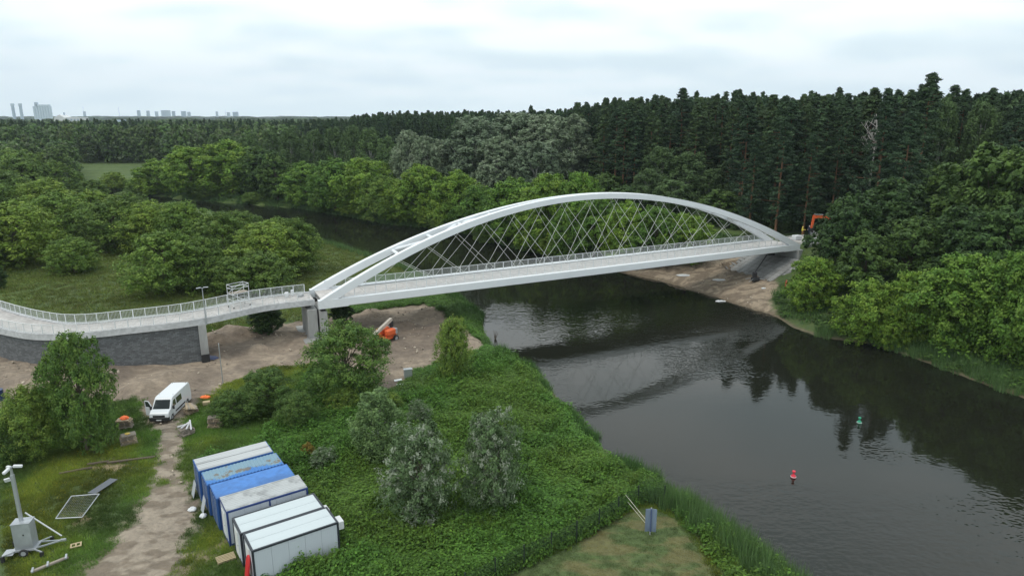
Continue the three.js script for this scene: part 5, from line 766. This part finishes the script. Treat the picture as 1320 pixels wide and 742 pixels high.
{ // excavator on the far approach
  const [x, z] = G(1079, 303, HR), gy = Math.max(height(x, z), HR - 0.3), o = thing('orange_excavator', 'orange crawler excavator with its arm folded over the far approach', 'excavator', [x, gy, z], Math.PI - 0.05);
  for (const s of [-1, 1]) { const t = part('crawler_track', box(3.6, 0.75, 0.55, 0, 0.42, s * 1.05, 0, 0, 0, 0.3), P.rubber, o); for (const q of [-1.3, 0, 1.3]) part('roller', new THREE.CylinderGeometry(0.26, 0.26, 0.58, 12).rotateX(Math.PI / 2).translate(q, 0.4, s * 1.05), P.grey, t); }
  part('house', box(2.6, 1.1, 2.4, -0.5, 1.5, 0, 0, 0, 0, 0.15), P.orange, o); const c = part('cab', box(1.4, 1.5, 0.95, 0.5, 1.8, 0.72, 0, 0, 0, 0.12), P.orange, o); part('cab_window', box(1.1, 0.8, 0.97, 0.6, 2.05, 0.722), P.glass, c); part('counterweight', box(0.6, 1.0, 2.4, -1.9, 1.5, 0, 0, 0, 0, 0.2), P.grey, o);
  const top = 4.0, reach = 5.1; part('boom', merge([beam([0.7, 1.7, -0.1], [2.0, top, -0.1], 0.4, 0.55), beam([1.9, top, -0.1], [reach, top - 0.05, -0.1], 0.38, 0.5)]), P.orange, o); part('boom_cylinder', bar([1.0, 1.4, 0.15], [2.2, 3.6, 0.15], 0.08, 8), P.galv, o);
  part('stick', beam([reach - 0.1, top + 0.35, -0.1], [reach + 0.15, top - 2.3, -0.1], 0.32, 0.42), P.orange, o); part('stick_cylinder', bar([3.2, top + 0.45, -0.1], [reach - 0.05, top + 0.5, -0.1], 0.07, 8), P.galv, o);
  part('bucket', new THREE.CylinderGeometry(0.5, 0.5, 1.0, 14, 1, false, 0, 4.2).rotateX(Math.PI / 2).translate(reach - 0.1, top - 2.7, -0.1), P.black, o);
}
// ---------------------------------------------------------------- people on the site
function person(label, px, py, groundY, turn, shirt, trousers, helmet, pose) {
  const g0 = groundY === null ? pick(px, py) : (() => { const [x, z] = G(px, py, groundY); return [x, groundY, z]; })();
  const o = thing('person', label, 'person', g0, turn), J = { hip: [0, 0.95, 0], chest: [0, 1.36, 0.02], neck: [0, 1.5, 0.02], head: [0, 1.66, 0.04] };
  const bones = [[J.hip, J.chest, 0.155, 0.17], [J.chest, J.neck, 0.13, 0.065], [J.neck, J.head, 0.06, 0.1], [J.head, [0, 1.7, 0.02], 0.105, 0.1]];
  for (const s of [-1, 1]) { const k = pose === 'reach' ? 0.35 : 0.02, sh = [s * 0.19, 1.42, 0], el = [s * 0.27, 1.15, 0.06 + k * 0.4], ha = [s * 0.22, 0.98 + k * 0.5, 0.2 + k]; bones.push([sh, el, 0.062, 0.05], [el, ha, 0.048, 0.036], [ha, [ha[0], ha[1] - 0.09, ha[2] + 0.05], 0.04, 0.03]); const kn = [s * 0.12, 0.5, 0.04 + s * 0.05], an = [s * 0.13, 0.09, s * 0.06]; bones.push([[s * 0.09, 0.92, 0], kn, 0.095, 0.065], [kn, an, 0.06, 0.045], [an, [an[0], 0.05, an[2] + 0.17], 0.05, 0.04]); }
  const N = 64, mc = new MarchingCubes(N, new THREE.MeshStandardMaterial(), false, false, 40000), S = 1.0, C = [0, 0.9, 0.08];
  const cap = (p, a, b, r0, r1) => { const ab = [b[0] - a[0], b[1] - a[1], b[2] - a[2]], ap = [p[0] - a[0], p[1] - a[1], p[2] - a[2]], d = ab[0] ** 2 + ab[1] ** 2 + ab[2] ** 2, t = clamp((ab[0] * ap[0] + ab[1] * ap[1] + ab[2] * ap[2]) / d); return Math.hypot(ap[0] - ab[0] * t, ap[1] - ab[1] * t, ap[2] - ab[2] * t) - mix(r0, r1, t); };
  for (let k = 0; k < N; k++) for (let j = 0; j < N; j++) for (let i = 0; i < N; i++) { const p = [C[0] + (i - N / 2) / (N / 2) * S, C[1] + (j - N / 2) / (N / 2) * S, C[2] + (k - N / 2) / (N / 2) * S]; let d = 9; for (const [a, b, r0, r1] of bones) { const e = cap(p, a, b, r0, r1), h = clamp(0.5 + 0.5 * (d - e) / 0.04); d = mix(d, e, h) - 0.04 * h * (1 - h); } mc.field[k * N * N + j * N + i] = -d; }
  mc.isolation = 0; mc.update(); const n = mc.count, pos = new Float32Array(n * 3), nor = new Float32Array(n * 3), col = new Float32Array(n * 3);
  for (let i = 0; i < n; i++) { for (let q = 0; q < 3; q++) { pos[i * 3 + q] = mc.positionArray[i * 3 + q] * S + C[q]; nor[i * 3 + q] = mc.normalArray[i * 3 + q]; } const y = pos[i * 3 + 1], hand = y < 1.15 && Math.abs(pos[i * 3]) > 0.17 && pos[i * 3 + 2] > 0.16; const c = y > 1.5 || hand ? [0.5, 0.3, 0.22] : y > 0.93 ? shirt : y < 0.12 ? [0.03, 0.025, 0.02] : trousers; col.set(c, i * 3); }
  const g = new THREE.BufferGeometry(); g.setAttribute('position', new THREE.BufferAttribute(pos, 3)); g.setAttribute('normal', new THREE.BufferAttribute(nor, 3)); g.setAttribute('color', new THREE.BufferAttribute(col, 3));
  part('body', g, new THREE.MeshStandardMaterial({ vertexColors: true, roughness: 0.85 }), o);
  part('helmet', merge([new THREE.SphereGeometry(0.135, 14, 8, 0, 6.2832, 0, 1.6).translate(0, 1.69, 0.03), new THREE.CylinderGeometry(0.165, 0.165, 0.015, 16).translate(0, 1.69, 0.05)]), helmet, o);
  return o;
}
person('person in a yellow work vest and helmet on the far approach', 1034, 303, HR, 1.2, [0.6, 0.5, 0.05], [0.3, 0.16, 0.07], M(0.7, 0.6, 0.1, 0.5), 'reach');
person('person in dark blue work clothes beside the one in yellow', 1043, 302, HR, -0.8, [0.02, 0.03, 0.07], [0.02, 0.03, 0.06], P.white, 'stand');
person('person in red work clothes at the foot of the paved slope', 1013, 374, null, 0.4, [0.6, 0.04, 0.05], [0.5, 0.05, 0.05], M(0.6, 0.05, 0.05, 0.5), 'stand');
{ // loose material on the far approach
  for (const [px, py, w, h, d, m, l, n] of [[1027, 309, 1.6, 0.9, 1.2, P.white, 'white bulk bag on the far bridge end', 'bulk_bag'], [1049, 302, 1.4, 0.6, 1.0, P.concreteLight, 'pale stack of kerb stones on the far approach', 'kerb_stack'], [1052, 309, 2.4, 0.35, 0.8, P.concreteLight, 'pale slab stack at the end of the far approach', 'slab_stack']]) { const [x, z] = G(px, py, HR); const o = solo(n, box(w, h, d, 0, h / 2, 0, 0, 0.4, 0, Math.min(0.15, h * 0.2)), m, l, 'building supplies'); o.position.set(x, HR + 0.03, z); }
  const o = thing('barrier_rail', 'white barrier along the side of the far approach', 'barrier'), a = onAxis(SPAN + 2, 3.3, 0.02), b = onAxis(SPAN + 12, 3.3, 0.02); for (let i = 0; i <= 6; i++) { const p = a.clone().lerp(b, i / 6); part('post', box(0.08, 1.1, 0.08, p.x, p.y + 0.55, p.z), P.white, o); } for (const y of [0.55, 1.05]) part('rail', beam([a.x, a.y + y, a.z], [b.x, b.y + y, b.z], 0.05, 0.08), P.white, o); part('board', beam([a.x, a.y + 0.25, a.z], [b.x, b.y + 0.25, b.z], 0.04, 0.5), P.white, o);
}
// ---------------------------------------------------------------- fence corner, sign and buoys
{
  const dark = M(0.012, 0.02, 0.018, 0.6), fg = M(0.015, 0.04, 0.03, 0.6), line = [[600, 772], [650, 746], [700, 722], [760, 692], [806, 661], [834, 647], [856, 652]].map(([x, y]) => { const p = G(x, y, 0); return V(p[0], 0, p[1]); }), cv = new THREE.CatmullRomCurve3(line, false, 'catmullrom', 0.1), L = cv.getLength(), n = Math.round(L / 2.5), o = thing('mesh_fence', 'dark green wire mesh fence round the mown corner', 'fence');
  for (let i = 0; i <= n; i++) { const p = cv.getPointAt(i / n); const q = part('post', box(0.08, 1.9, 0.08, 0, 0.9, 0), dark, o); q.position.set(p.x, height(p.x, p.z), p.z); if (i === n) break; const r = cv.getPointAt((i + 1) / n), ws = [], y0 = height(p.x, p.z); for (let k = 0; k <= 8; k++) ws.push(bar([p.x, y0 + 0.15 + k * 0.19, p.z], [r.x, y0 + 0.15 + k * 0.19, r.z], 0.006, 3)); for (let k = 1; k < 24; k++) { const t = k / 24, x = mix(p.x, r.x, t), z = mix(p.z, r.z, t); ws.push(bar([x, y0 + 0.1, z], [x, y0 + 1.7, z], 0.005, 3)); } part('mesh_panel', ws, fg, o); }
  const sp = pick(838, 690), s = thing('river_sign', 'tall folded blue grey sign board on a post in the mown corner', 'sign', [sp[0], sp[1], sp[2]], -0.1), bl = M(0.2, 0.26, 0.36, 0.55, { map: tMottle });
  part('post', bar([0, -0.3, -0.05], [0, 2.25, -0.05], 0.045, 8), P.grey, s); part('board', box(0.4, 1.85, 0.03, -0.21, 1.25, 0, 0, 0.25, 0), bl, s); part('board', box(0.4, 1.85, 0.03, 0.21, 1.25, 0, 0, -0.25, 0), bl, s); part('centre_strip', box(0.07, 1.87, 0.03, 0, 1.25, 0.03), M(0.06, 0.09, 0.2, 0.5), s); for (const y of [0.6, 1.7]) part('clamp', box(0.6, 0.05, 0.04, 0, y, -0.06), P.galv, s);
  const a = pick(806, 657), b = pick(833, 682), tape = solo('pale_rope', merge([bar([a[0], 1.3, a[2]], [b[0], 0.7, b[2]], 0.018, 4), bar([a[0] + 0.1, 0.9, a[2] + 0.3], [b[0], 0.4, b[2]], 0.015, 4)]), M(0.6, 0.58, 0.5, 0.8), 'pale ropes stretched from the fence to the sign', 'rope');
  const buoy = (px, py, m, label) => { const [x, z] = G(px, py, WATER), o = thing('buoy', label, 'buoy', [x, WATER, z]); o.scale.setScalar(0.66); const pts = [[0, -0.35], [0.3, -0.2], [0.36, 0.1], [0.3, 0.3], [0.14, 0.42], [0.1, 0.75], [0.22, 0.8], [0.22, 0.98], [0, 1.0]].map(([r, y]) => new THREE.Vector2(r, y)); part('float', new THREE.LatheGeometry(pts, 20), m, o); part('ring', new THREE.TorusGeometry(0.35, 0.04, 8, 20).rotateX(Math.PI / 2).translate(0, 0.12, 0), P.white, o); };
  buoy(1023, 615, M(0.65, 0.03, 0.06, 0.45), 'red buoy floating in the open river'); buoy(1108, 545, M(0.02, 0.28, 0.16, 0.45), 'green buoy floating near the wooded bank');
  const R = rng(41); for (const [px, py] of [[638, 437]]) { const [x, z] = G(px, py, WATER), o = thing('snag', 'dark dead snag sticking out of the water near the bare bank', 'driftwood', [x, WATER - 0.2, z]); for (let i = 0; i < 5; i++) part('branch', bar([0, 0, 0], [(R() - 0.5) * 1.2, 0.7 + R() * 0.9, (R() - 0.5)], 0.06, 5, 0.02), P.bark, o); }
}
// ---------------------------------------------------------------- the town on the horizon
{
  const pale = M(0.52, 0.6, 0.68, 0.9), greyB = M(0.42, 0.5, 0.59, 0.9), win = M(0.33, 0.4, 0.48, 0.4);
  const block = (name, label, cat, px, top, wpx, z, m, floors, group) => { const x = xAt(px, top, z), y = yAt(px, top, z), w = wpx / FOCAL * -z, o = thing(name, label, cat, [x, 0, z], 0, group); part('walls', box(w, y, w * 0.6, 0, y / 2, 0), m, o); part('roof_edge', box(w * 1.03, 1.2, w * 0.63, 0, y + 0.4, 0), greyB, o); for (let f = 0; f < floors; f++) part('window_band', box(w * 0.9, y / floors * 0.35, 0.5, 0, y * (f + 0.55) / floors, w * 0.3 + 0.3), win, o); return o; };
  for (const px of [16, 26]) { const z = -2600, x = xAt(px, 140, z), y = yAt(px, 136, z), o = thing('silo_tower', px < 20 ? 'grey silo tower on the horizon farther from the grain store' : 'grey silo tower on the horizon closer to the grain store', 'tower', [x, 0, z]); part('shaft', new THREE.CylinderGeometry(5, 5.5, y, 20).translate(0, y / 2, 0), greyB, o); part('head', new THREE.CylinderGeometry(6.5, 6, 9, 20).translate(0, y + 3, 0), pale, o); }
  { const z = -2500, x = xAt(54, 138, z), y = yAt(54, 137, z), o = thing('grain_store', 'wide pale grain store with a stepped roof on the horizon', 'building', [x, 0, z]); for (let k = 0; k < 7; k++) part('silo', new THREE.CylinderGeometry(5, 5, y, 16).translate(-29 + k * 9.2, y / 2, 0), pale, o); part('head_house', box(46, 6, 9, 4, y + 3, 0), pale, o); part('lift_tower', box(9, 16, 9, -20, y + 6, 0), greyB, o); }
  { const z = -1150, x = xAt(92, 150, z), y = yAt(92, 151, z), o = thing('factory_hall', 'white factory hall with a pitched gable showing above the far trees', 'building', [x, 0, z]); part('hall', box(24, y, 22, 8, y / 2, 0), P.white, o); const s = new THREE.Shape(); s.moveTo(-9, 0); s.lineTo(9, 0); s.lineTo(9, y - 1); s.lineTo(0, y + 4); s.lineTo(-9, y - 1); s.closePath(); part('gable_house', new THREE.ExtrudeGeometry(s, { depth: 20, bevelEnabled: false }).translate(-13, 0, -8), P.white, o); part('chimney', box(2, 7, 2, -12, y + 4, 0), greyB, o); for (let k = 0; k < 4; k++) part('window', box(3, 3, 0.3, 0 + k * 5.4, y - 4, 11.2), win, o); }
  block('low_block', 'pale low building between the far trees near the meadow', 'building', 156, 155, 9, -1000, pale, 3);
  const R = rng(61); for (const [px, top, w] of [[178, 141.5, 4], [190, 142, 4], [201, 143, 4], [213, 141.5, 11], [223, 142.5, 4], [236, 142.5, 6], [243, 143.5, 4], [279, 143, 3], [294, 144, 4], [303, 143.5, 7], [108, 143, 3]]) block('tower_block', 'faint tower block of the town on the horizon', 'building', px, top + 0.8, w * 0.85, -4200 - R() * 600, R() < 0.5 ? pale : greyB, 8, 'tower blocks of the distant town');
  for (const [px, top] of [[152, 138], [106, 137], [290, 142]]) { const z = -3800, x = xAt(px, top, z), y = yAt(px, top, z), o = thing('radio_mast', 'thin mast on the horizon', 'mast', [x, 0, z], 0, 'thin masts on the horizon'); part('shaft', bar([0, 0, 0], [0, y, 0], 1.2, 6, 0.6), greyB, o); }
}
const renderer = new THREE.WebGLRenderer({ antialias: true });
renderer.toneMapping = THREE.LinearToneMapping; renderer.toneMappingExposure = EXPOSURE;
renderer.shadowMap.enabled = true; renderer.setSize(1024, 575);
renderer.render(scene, camera);
